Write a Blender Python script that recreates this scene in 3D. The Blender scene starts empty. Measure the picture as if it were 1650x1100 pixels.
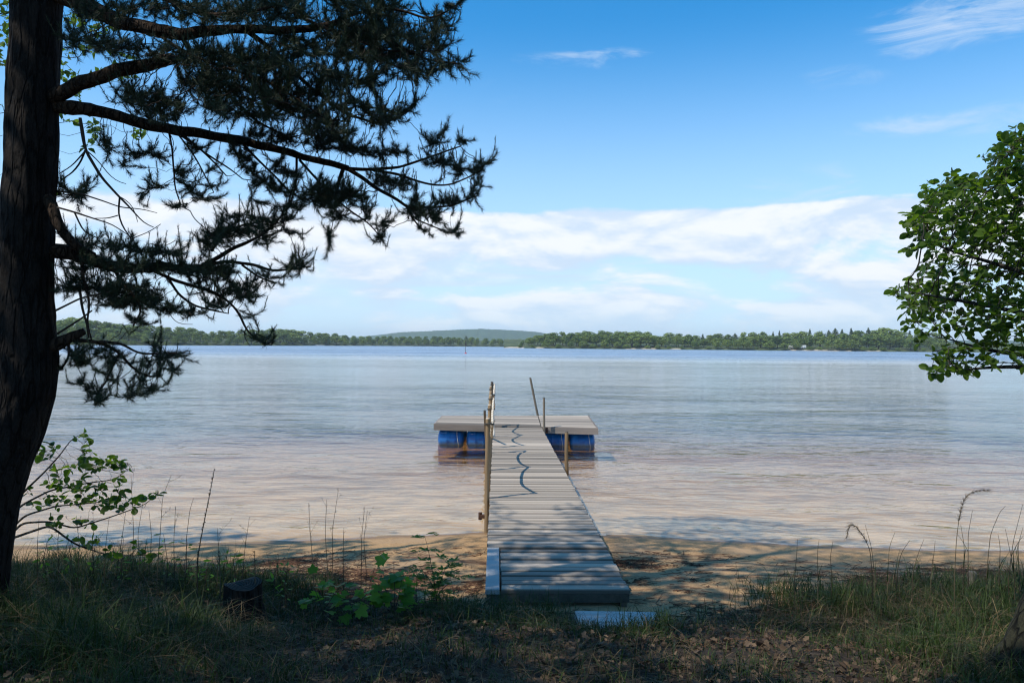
import bpy, math, random
import numpy as np
from mathutils import Vector, Matrix, Quaternion

# ------------------------------------------------------------------ camera, sky, sun, exposure
scene = bpy.context.scene
COL = scene.collection
random.seed(7)
RNG = np.random.default_rng(11)

CAM_H = 2.45
FPX = 1192.0            # focal length in pixels of the 1650 px wide photograph
cam_data = bpy.data.cameras.new("camera")
cam = bpy.data.objects.new("camera", cam_data)
COL.objects.link(cam)
cam_data.sensor_width = 36.0
cam_data.lens = FPX * 36.0 / 1650.0
cam_data.clip_start = 0.05
cam_data.clip_end = 20000.0
cam.location = (0.0, 0.0, CAM_H)
PITCH, ROLL = math.radians(0.27), math.radians(0.516)
cam.rotation_mode = 'QUATERNION'
cam.rotation_quaternion = (Quaternion((1, 0, 0), math.radians(90) + PITCH) @ Quaternion((0, 0, 1), ROLL))
scene.camera = cam

SUN_EL = math.radians(55.0)
SUN_AZ = math.atan2(-0.862, -0.506)          # compass angle measured from +Y towards +X
SUN_DIR = Vector((math.sin(SUN_AZ) * math.cos(SUN_EL), math.cos(SUN_AZ) * math.cos(SUN_EL), math.sin(SUN_EL)))
sun_data = bpy.data.lights.new("sun", 'SUN')
sun_data.energy = 3.6
sun_data.angle = math.radians(0.5)
sun_data.color = (1.0, 0.91, 0.79)
sun = bpy.data.objects.new("sun", sun_data)
sun.rotation_mode = 'QUATERNION'
sun.rotation_quaternion = SUN_DIR.to_track_quat('Z', 'Y')
sun.location = SUN_DIR * 60
COL.objects.link(sun)

scene.view_settings.view_transform = 'Standard'
scene.view_settings.look = 'None'
scene.view_settings.exposure = 0.55
scene.view_settings.gamma = 1.0
scene.view_settings.use_curve_mapping = False
scene.render.engine = 'CYCLES'
scene.cycles.use_denoising = True
scene.cycles.denoising_prefilter = 'ACCURATE'
scene.cycles.denoising_quality = 'HIGH'
scene.cycles.max_bounces = 8
scene.cycles.diffuse_bounces = 3
scene.cycles.glossy_bounces = 3
scene.cycles.transmission_bounces = 4
scene.cycles.transparent_max_bounces = 12
scene.cycles.volume_bounces = 0
scene.cycles.use_adaptive_sampling = True
scene.cycles.adaptive_threshold = 0.004
scene.cycles.pixel_filter_type = 'BLACKMAN_HARRIS'
scene.cycles.filter_width = 1.2


class NT:
    """Small helper round a node tree."""
    def __init__(self, nt):
        self.nt = nt
        nt.nodes.clear()

    def n(self, kind, props=None, **ins):
        nd = self.nt.nodes.new(kind)
        for k, v in (props or {}).items():
            setattr(nd, k, v)
        for k, v in ins.items():
            key = int(k[1:]) if (k[0] == 'i' and k[1:].isdigit()) else k.replace('_', ' ')
            self.put(nd, key, v)
        return nd

    def put(self, nd, key, v):
        sock = nd.inputs[key]
        if isinstance(v, bpy.types.NodeSocket):
            self.nt.links.new(v, sock)
        elif isinstance(v, bpy.types.Node):
            self.nt.links.new(v.outputs[0], sock)
        else:
            if isinstance(v, (tuple, list)) and sock.type == 'RGBA' and len(v) == 3:
                v = (*v, 1.0)
            sock.default_value = v

    def math(self, op, a, b=0.0, c=0.0, clamp=False):
        nd = self.n('ShaderNodeMath', {'operation': op, 'use_clamp': clamp})
        self.put(nd, 0, a); self.put(nd, 1, b); self.put(nd, 2, c)
        return nd.outputs[0]

    def smooth(self, x, a, b, lo=0.0, hi=1.0):
        nd = self.n('ShaderNodeMapRange', {'interpolation_type': 'SMOOTHSTEP'})
        self.put(nd, 0, x); self.put(nd, 1, a); self.put(nd, 2, b); self.put(nd, 3, lo); self.put(nd, 4, hi)
        return nd.outputs[0]

    def lin(self, x, a, b, lo=0.0, hi=1.0):
        nd = self.n('ShaderNodeMapRange', {'clamp': True})
        self.put(nd, 0, x); self.put(nd, 1, a); self.put(nd, 2, b); self.put(nd, 3, lo); self.put(nd, 4, hi)
        return nd.outputs[0]

    def mix(self, f, a, b, mode='MIX'):
        nd = self.n('ShaderNodeMix', {'data_type': 'RGBA', 'blend_type': mode})
        self.put(nd, 0, f); self.put(nd, 6, a); self.put(nd, 7, b)
        return nd.outputs[2]

    def noise(self, vec, scale=1.0, detail=4.0, rough=0.5, dist=0.0):
        nd = self.n('ShaderNodeTexNoise', {'noise_dimensions': '3D'})
        if vec is not None:
            self.put(nd, 'Vector', vec)
        self.put(nd, 'Scale', scale); self.put(nd, 'Detail', detail); self.put(nd, 'Roughness', rough)
        self.put(nd, 'Distortion', dist)
        return nd.outputs[0]

    def mapping(self, vec, scale=(1, 1, 1), rot=(0, 0, 0), loc=(0, 0, 0)):
        nd = self.n('ShaderNodeMapping')
        self.put(nd, 'Vector', vec); self.put(nd, 'Scale', scale); self.put(nd, 'Rotation', rot); self.put(nd, 'Location', loc)
        return nd.outputs[0]

    def ramp(self, x, stops):
        nd = self.n('ShaderNodeValToRGB')
        self.put(nd, 0, x)
        el = nd.color_ramp.elements
        while len(el) > 1:
            el.remove(el[0])
        el[0].position = stops[0][0]; el[0].color = (*stops[0][1], 1)
        for p, c in stops[1:]:
            e = el.new(p); e.color = (*c, 1)
        return nd.outputs[0]


world = bpy.data.worlds.new("World")
scene.world = world
world.use_nodes = True
W = NT(world.node_tree)
sky = W.n('ShaderNodeTexSky', {'sky_type': 'NISHITA', 'sun_disc': False, 'sun_elevation': SUN_EL,
                               'sun_rotation': SUN_AZ % (2 * math.pi), 'altitude': 50.0,
                               'air_density': 1.0, 'dust_density': 0.6, 'ozone_density': 1.6})
tc = W.n('ShaderNodeTexCoord')
sep = W.n('ShaderNodeSeparateXYZ', i0=tc.outputs['Generated'])
X, Y, Z = sep.outputs
rr = W.math('MAXIMUM', W.math('SQRT', W.math('ADD', W.math('MULTIPLY', X, X), W.math('MULTIPLY', Y, Y))), 0.02)
ax, ay, ez = W.math('DIVIDE', X, rr), W.math('DIVIDE', Y, rr), W.math('DIVIDE', Z, rr)


def skyvec(kx, kz, off=0.0):
    return W.n('ShaderNodeCombineXYZ', i0=W.math('MULTIPLY', ax, kx), i1=W.math('MULTIPLY', ay, kx),
               i2=W.math('MULTIPLY_ADD', ez, kz, off)).outputs[0]


def fcurve(x, pts):
    lo, hi = pts[0][0], pts[-1][0]
    t = W.lin(x, lo, hi)
    nd = W.n('ShaderNodeFloatCurve', i1=t)
    c = nd.mapping.curves[0]
    while len(c.points) > 2:
        c.points.remove(c.points[1])
    for k, (a, b) in enumerate(pts):
        q = (a - lo) / (hi - lo)
        if k == 0:
            c.points[0].location = (q, b)
        elif k == len(pts) - 1:
            c.points[-1].location = (q, b)
        else:
            c.points.new(q, b)
    nd.mapping.update()
    return nd.outputs[0]


KX, KZ = 5.2, 15.0
up_off = 0.014 * KZ
n_a = W.noise(skyvec(KX, KZ), 1.0, 9.0, 0.56, 0.25)
n_b = W.noise(skyvec(KX, KZ, up_off), 1.0, 5.0, 0.56, 0.25)
n_big = W.noise(skyvec(1.7, 4.0, 4.0), 1.0, 2.0, 0.5)
n_str = W.noise(skyvec(2.4, 30.0, 9.0), 1.0, 6.0, 0.52, 0.4)
n_wisp = W.noise(skyvec(7.0, 26.0, 31.0), 1.0, 9.0, 0.66, 0.9)
# cover by height above the horizon: a bank with a billowing top, thinner veils and gaps below it
ew = W.math('ADD', ez, W.math('MULTIPLY', W.math('SUBTRACT', n_big, 0.5), 0.030))
cover = fcurve(ew, [(0.0, 0.50), (0.03, 0.58), (0.055, 0.64), (0.075, 0.56), (0.10, 0.62), (0.125, 0.70), (0.150, 0.84), (0.172, 0.80), (0.186, 0.48), (0.202, 0.12), (0.23, 0.0)])
dens = W.math('ADD', n_a, W.math('MULTIPLY', W.math('SUBTRACT', cover, 0.5), 0.62))
thick = W.smooth(dens, 0.45, 0.60)
streak = W.math('MULTIPLY', W.smooth(n_str, 0.50, 0.70, 0.0, 0.75), W.smooth(ew, 0.17, 0.13))
thick = W.math('MAXIMUM', thick, streak)
thick = W.math('MULTIPLY', thick, W.smooth(ez, 0.0, 0.09, 0.40, 0.93))
lit = W.smooth(W.math('ADD', W.math('MULTIPLY', W.math('SUBTRACT', n_a, n_b), 2.6), W.math('MULTIPLY', cover, 0.6)), 0.16, 0.70)


def patch_at(u, v, su, sv):
    """A wisp of high cloud at one place in the sky (compass tangent and height)."""
    a0, e0 = (u - 825.0) / FPX, (556.0 - v) / FPX
    hyp = math.sqrt(1 + a0 * a0)
    da = W.math('DIVIDE', W.math('SUBTRACT', ax, a0 / hyp), su / FPX)
    de = W.math('DIVIDE', W.math('SUBTRACT', ez, e0 / hyp), sv / FPX)
    fwd = W.smooth(ay, 0.0, 0.2)
    r2 = W.math('ADD', W.math('MULTIPLY', da, da), W.math('MULTIPLY', de, de))
    return W.math('MULTIPLY', W.smooth(r2, 3.2, 0.0), fwd)


pm = None
for (u, v, su, sv, w_) in ((1590, 14, 95, 42, 1.5), (940, 94, 90, 14, 0.75), (1485, 190, 75, 15, 0.75), (1285, 298, 60, 32, 0.9), (1355, 120, 50, 16, 0.5), (1620, 170, 60, 30, 0.6), (1497, 140, 30, 16, 0.5), (350, 330, 150, 26, 0.7)):
    q_ = W.math('MULTIPLY', patch_at(u, v, su, sv), w_)
    pm = q_ if pm is None else W.math('MAXIMUM', pm, q_)
wisp = W.math('MULTIPLY', W.smooth(W.math('ADD', n_wisp, W.math('MULTIPLY', pm, 0.20)), 0.58, 0.92, 0.0, 0.62), W.smooth(pm, 0.05, 0.75))
behind = W.math('MULTIPLY', W.smooth(n_wisp, 0.55, 0.8, 0.0, 0.6), W.math('MULTIPLY', W.smooth(ez, 0.3, 0.5), W.smooth(n_big, 0.55, 0.7)))
alpha = W.math('MAXIMUM', W.math('MAXIMUM', thick, wisp), behind, clamp=True)
low = W.smooth(ez, 0.46, 0.0, 0.0, 0.85)
sky_col = W.mix(1.0, sky.outputs[0], (0.76, 1.34, 1.62, 1), 'MULTIPLY')
hsv = W.n('ShaderNodeHueSaturation', Saturation=1.14, Color=sky_col)
sky_low = W.mix(low, hsv.outputs[0], (5.5, 6.95, 8.5, 1))
cloud_col = W.mix(lit, (5.1, 6.2, 7.6, 1), (7.6, 7.8, 8.1, 1))
final = W.mix(alpha, sky_low, cloud_col)
bg = W.n('ShaderNodeBackground', Color=final, Strength=0.09)
W.n('ShaderNodeOutputWorld', i0=bg)

# ------------------------------------------------------------------ helpers
CM = cam.rotation_quaternion.to_matrix()
C_R, C_U, C_F = np.array(CM.col[0]), np.array(CM.col[1]), -np.array(CM.col[2])
C_O = np.array([0.0, 0.0, CAM_H])


def at(u, v, dist):
    """World point seen at pixel (u, v) of the 1650 x 1100 photograph, at world distance Y = dist."""
    d = C_F + C_R * ((u - 825.0) / FPX) - C_U * ((v - 550.0) / FPX)
    return C_O + d * (dist / d[1])


def on_z(u, v, z):
    d = C_F + C_R * ((u - 825.0) / FPX) - C_U * ((v - 550.0) / FPX)
    return C_O + d * ((z - CAM_H) / d[2])


def mesh_np(name, verts, faces, mats, parent=None, smooth=False, attrs=None, mat_idx=None):
    """faces: list of int arrays (M,k), each with its own k."""
    me = bpy.data.meshes.new(name)
    verts = np.asarray(verts, dtype=np.float32)
    if not isinstance(faces, (list, tuple)):
        faces = [faces]
    faces = [np.asarray(f, dtype=np.int32) for f in faces if len(f)]
    loops = np.concatenate([f.ravel() for f in faces])
    tot = np.concatenate([np.full(len(f), f.shape[1], dtype=np.int32) for f in faces])
    start = np.concatenate([[0], np.cumsum(tot)[:-1]]).astype(np.int32)
    me.vertices.add(len(verts)); me.vertices.foreach_set("co", verts.ravel())
    me.loops.add(len(loops)); me.loops.foreach_set("vertex_index", loops)
    me.polygons.add(len(tot)); me.polygons.foreach_set("loop_start", start)
    me.polygons.foreach_set("loop_total", tot)
    me.polygons.foreach_set("use_smooth", np.full(len(tot), bool(smooth)))
    for m in (mats if isinstance(mats, (list, tuple)) else [mats]):
        me.materials.append(m)
    if mat_idx is not None:
        me.polygons.foreach_set("material_index", np.asarray(mat_idx, dtype=np.int32))
    for k, a in (attrs or {}).items():
        at_ = me.attributes.new(k, 'FLOAT', 'POINT')
        at_.data.foreach_set("value", np.asarray(a, dtype=np.float32))
    me.update(calc_edges=True)
    me.validate()
    o = bpy.data.objects.new(name, me)
    COL.objects.link(o)
    if parent is not None:
        o.parent = parent
        o.matrix_parent_inverse = parent.matrix_world.inverted()
    return o


def tag(o, label=None, cat=None, group=None, kind=None):
    if label: o['label'] = label
    if cat: o['category'] = cat
    if group: o['group'] = group
    if kind: o['kind'] = kind
    return o


def thing(name, label, cat, loc=(0, 0, 0), group=None):
    o = bpy.data.objects.new(name, None)
    o.location = loc
    o.empty_display_size = 0.2
    COL.objects.link(o)
    o.matrix_world = Matrix.Translation(loc)
    return tag(o, label, cat, group)


class MB:
    """Collects shapes for one mesh object."""
    def __init__(self):
        self.v, self.f, self.a, self.n = [], {}, [], 0

    def add(self, v, faces, rnd=0.0):
        v = np.asarray(v, dtype=float)
        for f in faces:
            f = np.atleast_2d(np.asarray(f))
            self.f.setdefault(f.shape[1], []).append(f + self.n)
        self.v.append(v); self.a.append(np.broadcast_to(np.asarray(rnd, float), (len(v),)).copy()); self.n += len(v)

    def hexa(self, p, rnd=0.0, bev=0.0, edge=0.0):
        """p: 8 corners, bottom ring 0-3 then top ring 4-7; optional bevel of the top edges."""
        p = np.asarray(p, dtype=float)
        if bev <= 0:
            self.add(p, [[[0, 3, 2, 1], [4, 5, 6, 7], [0, 1, 5, 4], [1, 2, 6, 5], [2, 3, 7, 6], [3, 0, 4, 7]]], rnd)
            return
        c = p[4:].mean(0)
        low, top = [], []
        for i in range(4):
            a, b, d = p[4 + i], p[4 + (i + 1) % 4], p[4 + (i - 1) % 4]
            e1 = (b - a) / (np.linalg.norm(b - a) + 1e-9); e2 = (d - a) / (np.linalg.norm(d - a) + 1e-9)
            dn = (p[i] - a) / (np.linalg.norm(p[i] - a) + 1e-9)
            low.append(a + dn * bev); top.append(a + (e1 + e2) * bev)
        v = np.vstack([p[:4], low, top])
        rnd = np.concatenate([np.full(8, rnd - edge), np.full(4, rnd)]) if edge else rnd  # sides and bevels coloured darker, standing in for shade in the gaps
        q = [[0, 3, 2, 1], [8, 9, 10, 11]]
        for i in range(4):
            j = (i + 1) % 4
            q += [[i, j, 4 + j, 4 + i], [4 + i, 4 + j, 8 + j, 8 + i]]
        self.add(v, [q], rnd)

    def box(self, c, s, rnd=0.0, rz=0.0, bev=0.0):
        hx, hy, hz = s[0] / 2, s[1] / 2, s[2] / 2
        ca, sa = math.cos(rz), math.sin(rz)
        pts = []
        for z in (-hz, hz):
            for x, y in ((-hx, -hy), (hx, -hy), (hx, hy), (-hx, hy)):
                pts.append((c[0] + x * ca - y * sa, c[1] + x * sa + y * ca, c[2] + z))
        self.hexa(pts, rnd, bev)

    def tube(self, pts, radii, n=10, cap=True, rnd=0.0, wob=0.0, twist=0.0):
        pts = np.asarray(pts, dtype=float)
        radii = np.broadcast_to(np.asarray(radii, dtype=float), (len(pts),))
        tan = np.gradient(pts, axis=0)
        tan /= np.linalg.norm(tan, axis=1)[:, None] + 1e-9
        ref = np.array([0, 0, 1.0]) if abs(tan[0][2]) < 0.9 else np.array([1.0, 0, 0])
        vs = []
        a = np.cross(tan[0], ref); a /= np.linalg.norm(a)
        ang = np.linspace(0, 2 * np.pi, n, endpoint=False)
        for i, (p, t, r) in enumerate(zip(pts, tan, radii)):
            a = a - t * np.dot(a, t); a /= np.linalg.norm(a) + 1e-9
            b = np.cross(t, a)
            rad = r * (1 + wob * RNG.uniform(-1, 1, n)) if wob else r
            an = ang + twist * i
            vs.append(p + (np.cos(an) * rad)[:, None] * a + (np.sin(an) * rad)[:, None] * b)
        v = np.vstack(vs)
        m = len(pts)
        i, j = np.meshgrid(np.arange(m - 1), np.arange(n), indexing='ij')
        q = np.stack([i * n + j, i * n + (j + 1) % n, (i + 1) * n + (j + 1) % n, (i + 1) * n + j], -1).reshape(-1, 4)
        faces = [q]
        if cap:
            faces += [np.arange(n)[::-1][None], (np.arange(n) + (m - 1) * n)[None]]
        self.add(v, faces, rnd)

    def build(self, name, mat, parent=None, smooth=False):
        v = np.vstack(self.v)
        return mesh_np(name, v, [np.vstack(f) for f in self.f.values()], mat, parent, smooth, {'rnd': np.concatenate(self.a)})


def vnoise(x, y, seed=0, octaves=4):
    """Smooth value noise on arrays, range about -1..1."""
    x = np.asarray(x, dtype=float); y = np.asarray(y, dtype=float)
    out = np.zeros_like(x); amp, tot = 1.0, 0.0
    for o in range(octaves):
        xi, yi = np.floor(x).astype(np.int64), np.floor(y).astype(np.int64)
        fx, fy = x - xi, y - yi
        fx = fx * fx * (3 - 2 * fx); fy = fy * fy * (3 - 2 * fy)

        def h(a, b):
            n = (a * 374761393 + b * 668265263 + (seed + o * 17) * 974634777) & 0x7fffffff
            n = ((n ^ (n >> 13)) * 1274126177) & 0x7fffffff
            return ((n ^ (n >> 16)) & 0xffff) / 32767.5 - 1.0
        v = (h(xi, yi) * (1 - fx) + h(xi + 1, yi) * fx) * (1 - fy) + (h(xi, yi + 1) * (1 - fx) + h(xi + 1, yi + 1) * fx) * fy
        out += v * amp; tot += amp; amp *= 0.5; x = x * 2.03 + 5.1; y = y * 2.03 + 3.7
    return out / tot


def unit(a):
    return a / (np.linalg.norm(a, axis=-1, keepdims=True) + 1e-12)


def resample(pts, step):
    pts = np.asarray(pts, dtype=float)
    d = np.concatenate([[0], np.cumsum(np.linalg.norm(np.diff(pts[:, :3], axis=0), axis=1))])
    n = max(2, int(math.ceil(d[-1] / step)) + 1)
    s = np.linspace(0, d[-1], n)
    # smooth (Catmull-like) interpolation through cubic blending of the polyline
    out = np.stack([np.interp(s, d, pts[:, k]) for k in range(pts.shape[1])], 1)
    for _ in range(2):
        if n > 4:
            out[1:-1] = 0.25 * out[:-2] + 0.5 * out[1:-1] + 0.25 * out[2:]
    return out


# ------------------------------------------------------------------ materials
def mat(name):
    m = bpy.data.materials.new(name)
    m.use_nodes = True
    return m, NT(m.node_tree)


def finish(T, shader, disp=None, volume=None):
    o = T.n('ShaderNodeOutputMaterial')
    T.put(o, 'Surface', shader)
    if volume is not None:
        T.put(o, 'Volume', volume)


def principled(T, color, rough=0.8, bump=None, spec=0.3, **kw):
    p = T.n('ShaderNodeBsdfPrincipled')
    T.put(p, 'Base Color', color); T.put(p, 'Roughness', rough); T.put(p, 'Specular IOR Level', spec)
    if bump is not None:
        T.put(p, 'Normal', bump)
    for k, v in kw.items():
        T.put(p, k.replace('_', ' '), v)
    return p


def bump(T, h, dist=0.01, strength=1.0, normal=None):
    b = T.n('ShaderNodeBump')
    T.put(b, 'Height', h); T.put(b, 'Distance', dist); T.put(b, 'Strength', strength)
    if normal is not None:
        T.put(b, 'Normal', normal)
    return b.outputs[0]


def attr(T, name):
    return T.n('ShaderNodeAttribute', {'attribute_name': name}).outputs['Fac']


def objco(T):
    return T.n('ShaderNodeTexCoord').outputs['Object']


def wood_mat(name, dark, light, grain_axis='x', scale=1.0, rough=0.85, vary=0.5):
    m, T = mat(name)
    co = objco(T)
    s = {'x': (1.2, 26, 26), 'y': (26, 1.2, 26), 'z': (26, 26, 1.2)}[grain_axis]
    r = attr(T, 'rnd')
    off = T.n('ShaderNodeCombineXYZ', i0=T.math('MULTIPLY', r, 37.0), i1=T.math('MULTIPLY', r, 11.0), i2=0.0)
    co2 = T.n('ShaderNodeVectorMath', {'operation': 'ADD'}, i0=co, i1=off).outputs[0]
    g = T.noise(T.mapping(co2, tuple(k * scale for k in s)), 1.0, 6.0, 0.62, 0.4)
    big = T.noise(T.mapping(co2, tuple(k * scale * 0.22 for k in s)), 1.0, 4.0, 0.6)
    v = T.math('ADD', T.math('MULTIPLY', g, 0.6), T.math('MULTIPLY', big, 0.55))
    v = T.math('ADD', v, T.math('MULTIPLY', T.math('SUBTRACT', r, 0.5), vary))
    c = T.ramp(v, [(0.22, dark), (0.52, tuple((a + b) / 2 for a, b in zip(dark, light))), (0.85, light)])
    fine = T.noise(co2, 140.0, 2.0, 0.6)
    c = T.mix(T.smooth(fine, 0.58, 0.75, 0.0, 0.45), c, tuple(x * 0.35 for x in dark))
    finish(T, principled(T, c, rough, bump(T, g, 0.004, 0.7), 0.25))
    return m


M = {}
M['deck'] = wood_mat('weathered_deck_wood', (0.105, 0.094, 0.080), (0.43, 0.365, 0.295), 'x')
M['deck_dark'] = wood_mat('fascia_wood', (0.10, 0.088, 0.078), (0.27, 0.235, 0.205), 'x')
M['beam'] = wood_mat('beam_wood', (0.05, 0.042, 0.034), (0.15, 0.125, 0.10), 'y')
M['post'] = wood_mat('post_wood', (0.13, 0.085, 0.045), (0.36, 0.26, 0.155), 'z', 0.8)
M['post_grey'] = wood_mat('grey_post_wood', (0.07, 0.06, 0.048), (0.18, 0.155, 0.12), 'z', 0.8)
M['post_end'] = wood_mat('sawn_post_end', (0.36, 0.28, 0.20), (0.66, 0.55, 0.42), 'x', 1.0)
M['plank'] = wood_mat('step_plank_wood', (0.17, 0.175, 0.175), (0.42, 0.42, 0.41), 'x')

m, T = mat('rope_fibre'); M['rope'] = m
co = objco(T)
tw = T.n('ShaderNodeTexWave', {'bands_direction': 'DIAGONAL'}, Vector=T.mapping(co, (1, 1, 1)), Scale=9.0, Distortion=0.5)
c = T.mix(tw.outputs['Fac'], (0.40, 0.33, 0.24), (0.74, 0.68, 0.57))
finish(T, principled(T, c, 0.9, bump(T, tw.outputs['Fac'], 0.012, 1.0)))

m, T = mat('blue_plastic'); M['blue'] = m
co = objco(T)
nz = T.noise(co, 6.0, 5.0, 0.6)
geo = T.n('ShaderNodeNewGeometry')
hz = T.n('ShaderNodeSeparateXYZ', i0=geo.outputs['Position']).outputs[2]
c = T.mix(T.smooth(nz, 0.35, 0.7), (0.002, 0.070, 0.27), (0.005, 0.13, 0.40))
scum = T.smooth(T.math('ADD', hz, T.math('MULTIPLY', T.noise(co, 14.0, 4.0, 0.7), 0.16)), 0.17, 0.07)
c = T.mix(T.math('MULTIPLY', scum, 0.6), c, (0.10, 0.13, 0.12))
finish(T, principled(T, c, T.lin(nz, 0.3, 0.7, 0.32, 0.5), None, 0.45))
m, T = mat('barrel_bung'); M['bung'] = m
finish(T, principled(T, (0.02, 0.03, 0.05), 0.5))
m, T = mat('cord_white'); M['cord'] = m
finish(T, principled(T, T.mix(T.noise(objco(T), 60.0), (0.35, 0.36, 0.34), (0.62, 0.62, 0.58)), 0.8))
m, T = mat('rusty_iron'); M['iron'] = m
finish(T, principled(T, T.mix(T.noise(objco(T), 40.0, 5.0), (0.03, 0.02, 0.016), (0.13, 0.06, 0.035)), 0.75))
m, T = mat('dark_paint'); M['dark'] = m
finish(T, principled(T, T.mix(T.noise(objco(T), 20.0), (0.03, 0.032, 0.03), (0.07, 0.07, 0.065)), 0.7))
m, T = mat('red_float'); M['red'] = m
finish(T, principled(T, (0.5, 0.05, 0.06), 0.5))
m, T = mat('white_shell'); M['white'] = m
finish(T, principled(T, T.mix(T.noise(objco(T), 3.0), (0.7, 0.7, 0.68), (0.82, 0.82, 0.8)), 0.5))
m, T = mat('window_glass'); M['glass'] = m
finish(T, principled(T, (0.02, 0.03, 0.035), 0.1, None, 0.5))


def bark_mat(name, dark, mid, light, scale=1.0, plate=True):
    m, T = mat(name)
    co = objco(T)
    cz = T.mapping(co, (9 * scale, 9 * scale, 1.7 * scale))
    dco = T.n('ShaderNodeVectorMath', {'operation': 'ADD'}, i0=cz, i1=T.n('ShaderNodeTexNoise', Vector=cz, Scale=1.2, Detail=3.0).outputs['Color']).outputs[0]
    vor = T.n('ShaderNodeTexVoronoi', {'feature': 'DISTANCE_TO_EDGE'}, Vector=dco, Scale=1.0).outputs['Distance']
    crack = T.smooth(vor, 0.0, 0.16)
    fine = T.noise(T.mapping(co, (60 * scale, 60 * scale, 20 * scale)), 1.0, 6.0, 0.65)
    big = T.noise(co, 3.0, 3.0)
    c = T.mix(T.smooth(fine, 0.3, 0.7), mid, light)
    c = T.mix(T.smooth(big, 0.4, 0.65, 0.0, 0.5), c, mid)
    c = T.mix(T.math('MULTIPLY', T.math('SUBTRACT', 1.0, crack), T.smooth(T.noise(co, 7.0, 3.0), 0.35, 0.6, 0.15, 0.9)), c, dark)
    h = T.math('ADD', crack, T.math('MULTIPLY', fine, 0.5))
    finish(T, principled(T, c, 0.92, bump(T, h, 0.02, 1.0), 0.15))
    return m


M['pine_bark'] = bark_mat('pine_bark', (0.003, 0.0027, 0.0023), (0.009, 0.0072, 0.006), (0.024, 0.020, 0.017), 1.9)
M['limb_bark'] = bark_mat('pine_limb_bark', (0.008, 0.006, 0.004), (0.034, 0.022, 0.015), (0.080, 0.053, 0.034), 3.0)
M['grey_bark'] = bark_mat('grey_bark', (0.012, 0.012, 0.010), (0.055, 0.052, 0.042), (0.11, 0.105, 0.085), 1.6)
M['mossy_bark'] = bark_mat('mossy_bark', (0.004, 0.004, 0.003), (0.016, 0.016, 0.011), (0.036, 0.036, 0.021), 1.8)


def leaf_mat(name, dark, light, trans=0.35, rough=0.55, tcol=None, spec=0.25, objrand=False):
    m, T = mat(name)
    r = attr(T, 'rnd')
    if objrand:
        oi = T.n('ShaderNodeObjectInfo').outputs['Random']
        r = T.math('ADD', T.math('MULTIPLY', r, 0.55), T.math('MULTIPLY', oi, 0.45))
    c = T.mix(r, dark, light)
    p = principled(T, c, rough, None, spec)
    tr = T.n('ShaderNodeBsdfTranslucent', Color=T.mix(r, tcol[0], tcol[1]) if tcol else c)
    mx = T.n('ShaderNodeMixShader', i0=trans, i1=p, i2=tr)
    finish(T, mx)
    return m


M['needles'] = leaf_mat('pine_needles', (0.010, 0.020, 0.011), (0.034, 0.056, 0.026), 0.08, 0.6)
M['alder'] = leaf_mat('alder_leaves', (0.018, 0.046, 0.008), (0.080, 0.140, 0.020), 0.45, 0.45, ((0.045, 0.11, 0.008), (0.21, 0.36, 0.02)))
M['birch'] = leaf_mat('birch_leaves', (0.03, 0.07, 0.015), (0.09, 0.17, 0.035), 0.45, 0.5, ((0.08, 0.17, 0.015), (0.2, 0.34, 0.04)))
M['maple'] = leaf_mat('maple_leaves', (0.045, 0.13, 0.015), (0.12, 0.25, 0.035), 0.45, 0.5, ((0.09, 0.24, 0.015), (0.2, 0.4, 0.04)))
M['grass'] = leaf_mat('green_grass', (0.010, 0.024, 0.005), (0.058, 0.092, 0.016), 0.30, 0.55)
M['straw'] = leaf_mat('dry_grass', (0.035, 0.024, 0.012), (0.23, 0.165, 0.08), 0.25, 0.7)
M['dead'] = leaf_mat('dead_leaves', (0.022, 0.013, 0.008), (0.17, 0.115, 0.07), 0.12, 0.75)
M['stalk'] = leaf_mat('dry_stalk_fibre', (0.035, 0.026, 0.017), (0.11, 0.085, 0.05), 0.05, 0.8)
M['far_leaf'] = leaf_mat('far_foliage', (0.060, 0.115, 0.030), (0.26, 0.33, 0.085), 0.25, 0.7, None, 0.1, True)
M['far_needle'] = leaf_mat('far_conifer_foliage', (0.030, 0.055, 0.026), (0.085, 0.12, 0.048), 0.1, 0.7, None, 0.1, True)
M['twig'] = leaf_mat('twig_bark', (0.03, 0.022, 0.016), (0.075, 0.055, 0.04), 0.0, 0.85)

# ------------------------------------------------------------------ ground
SHX = np.array([-60, -20, -9, -5.9, -3.2, -2.06, -0.36, 1.4, 2.9, 4.4, 6.3, 12, 30, 80.0])
SHY = np.array([-8, 3.5, 8.2, 8.81, 9.07, 9.28, 9.68, 9.58, 9.33, 9.09, 9.05, 8.6, 6.5, -6.0])
INS = np.array([-400, -120, -45, -25, -12, -5, -1.5, 0, 0.35, 1, 2, 3, 3.6, 4.4, 5.3, 6.5, 9, 30, 200])
INZ = np.array([-4.5, -4.2, -3.0, -1.5, -0.50, -0.21, -0.065, 0, 0.045, 0.10, 0.18, 0.26, 0.31, 0.46, 0.68, 0.92, 1.08, 1.7, 5.0])


def shore_y(x):
    return np.interp(x, SHX, SHY) + 0.06 * vnoise(np.asarray(x, float) * 1.1, np.zeros_like(np.asarray(x, float)) + 3.3, 5)


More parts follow.
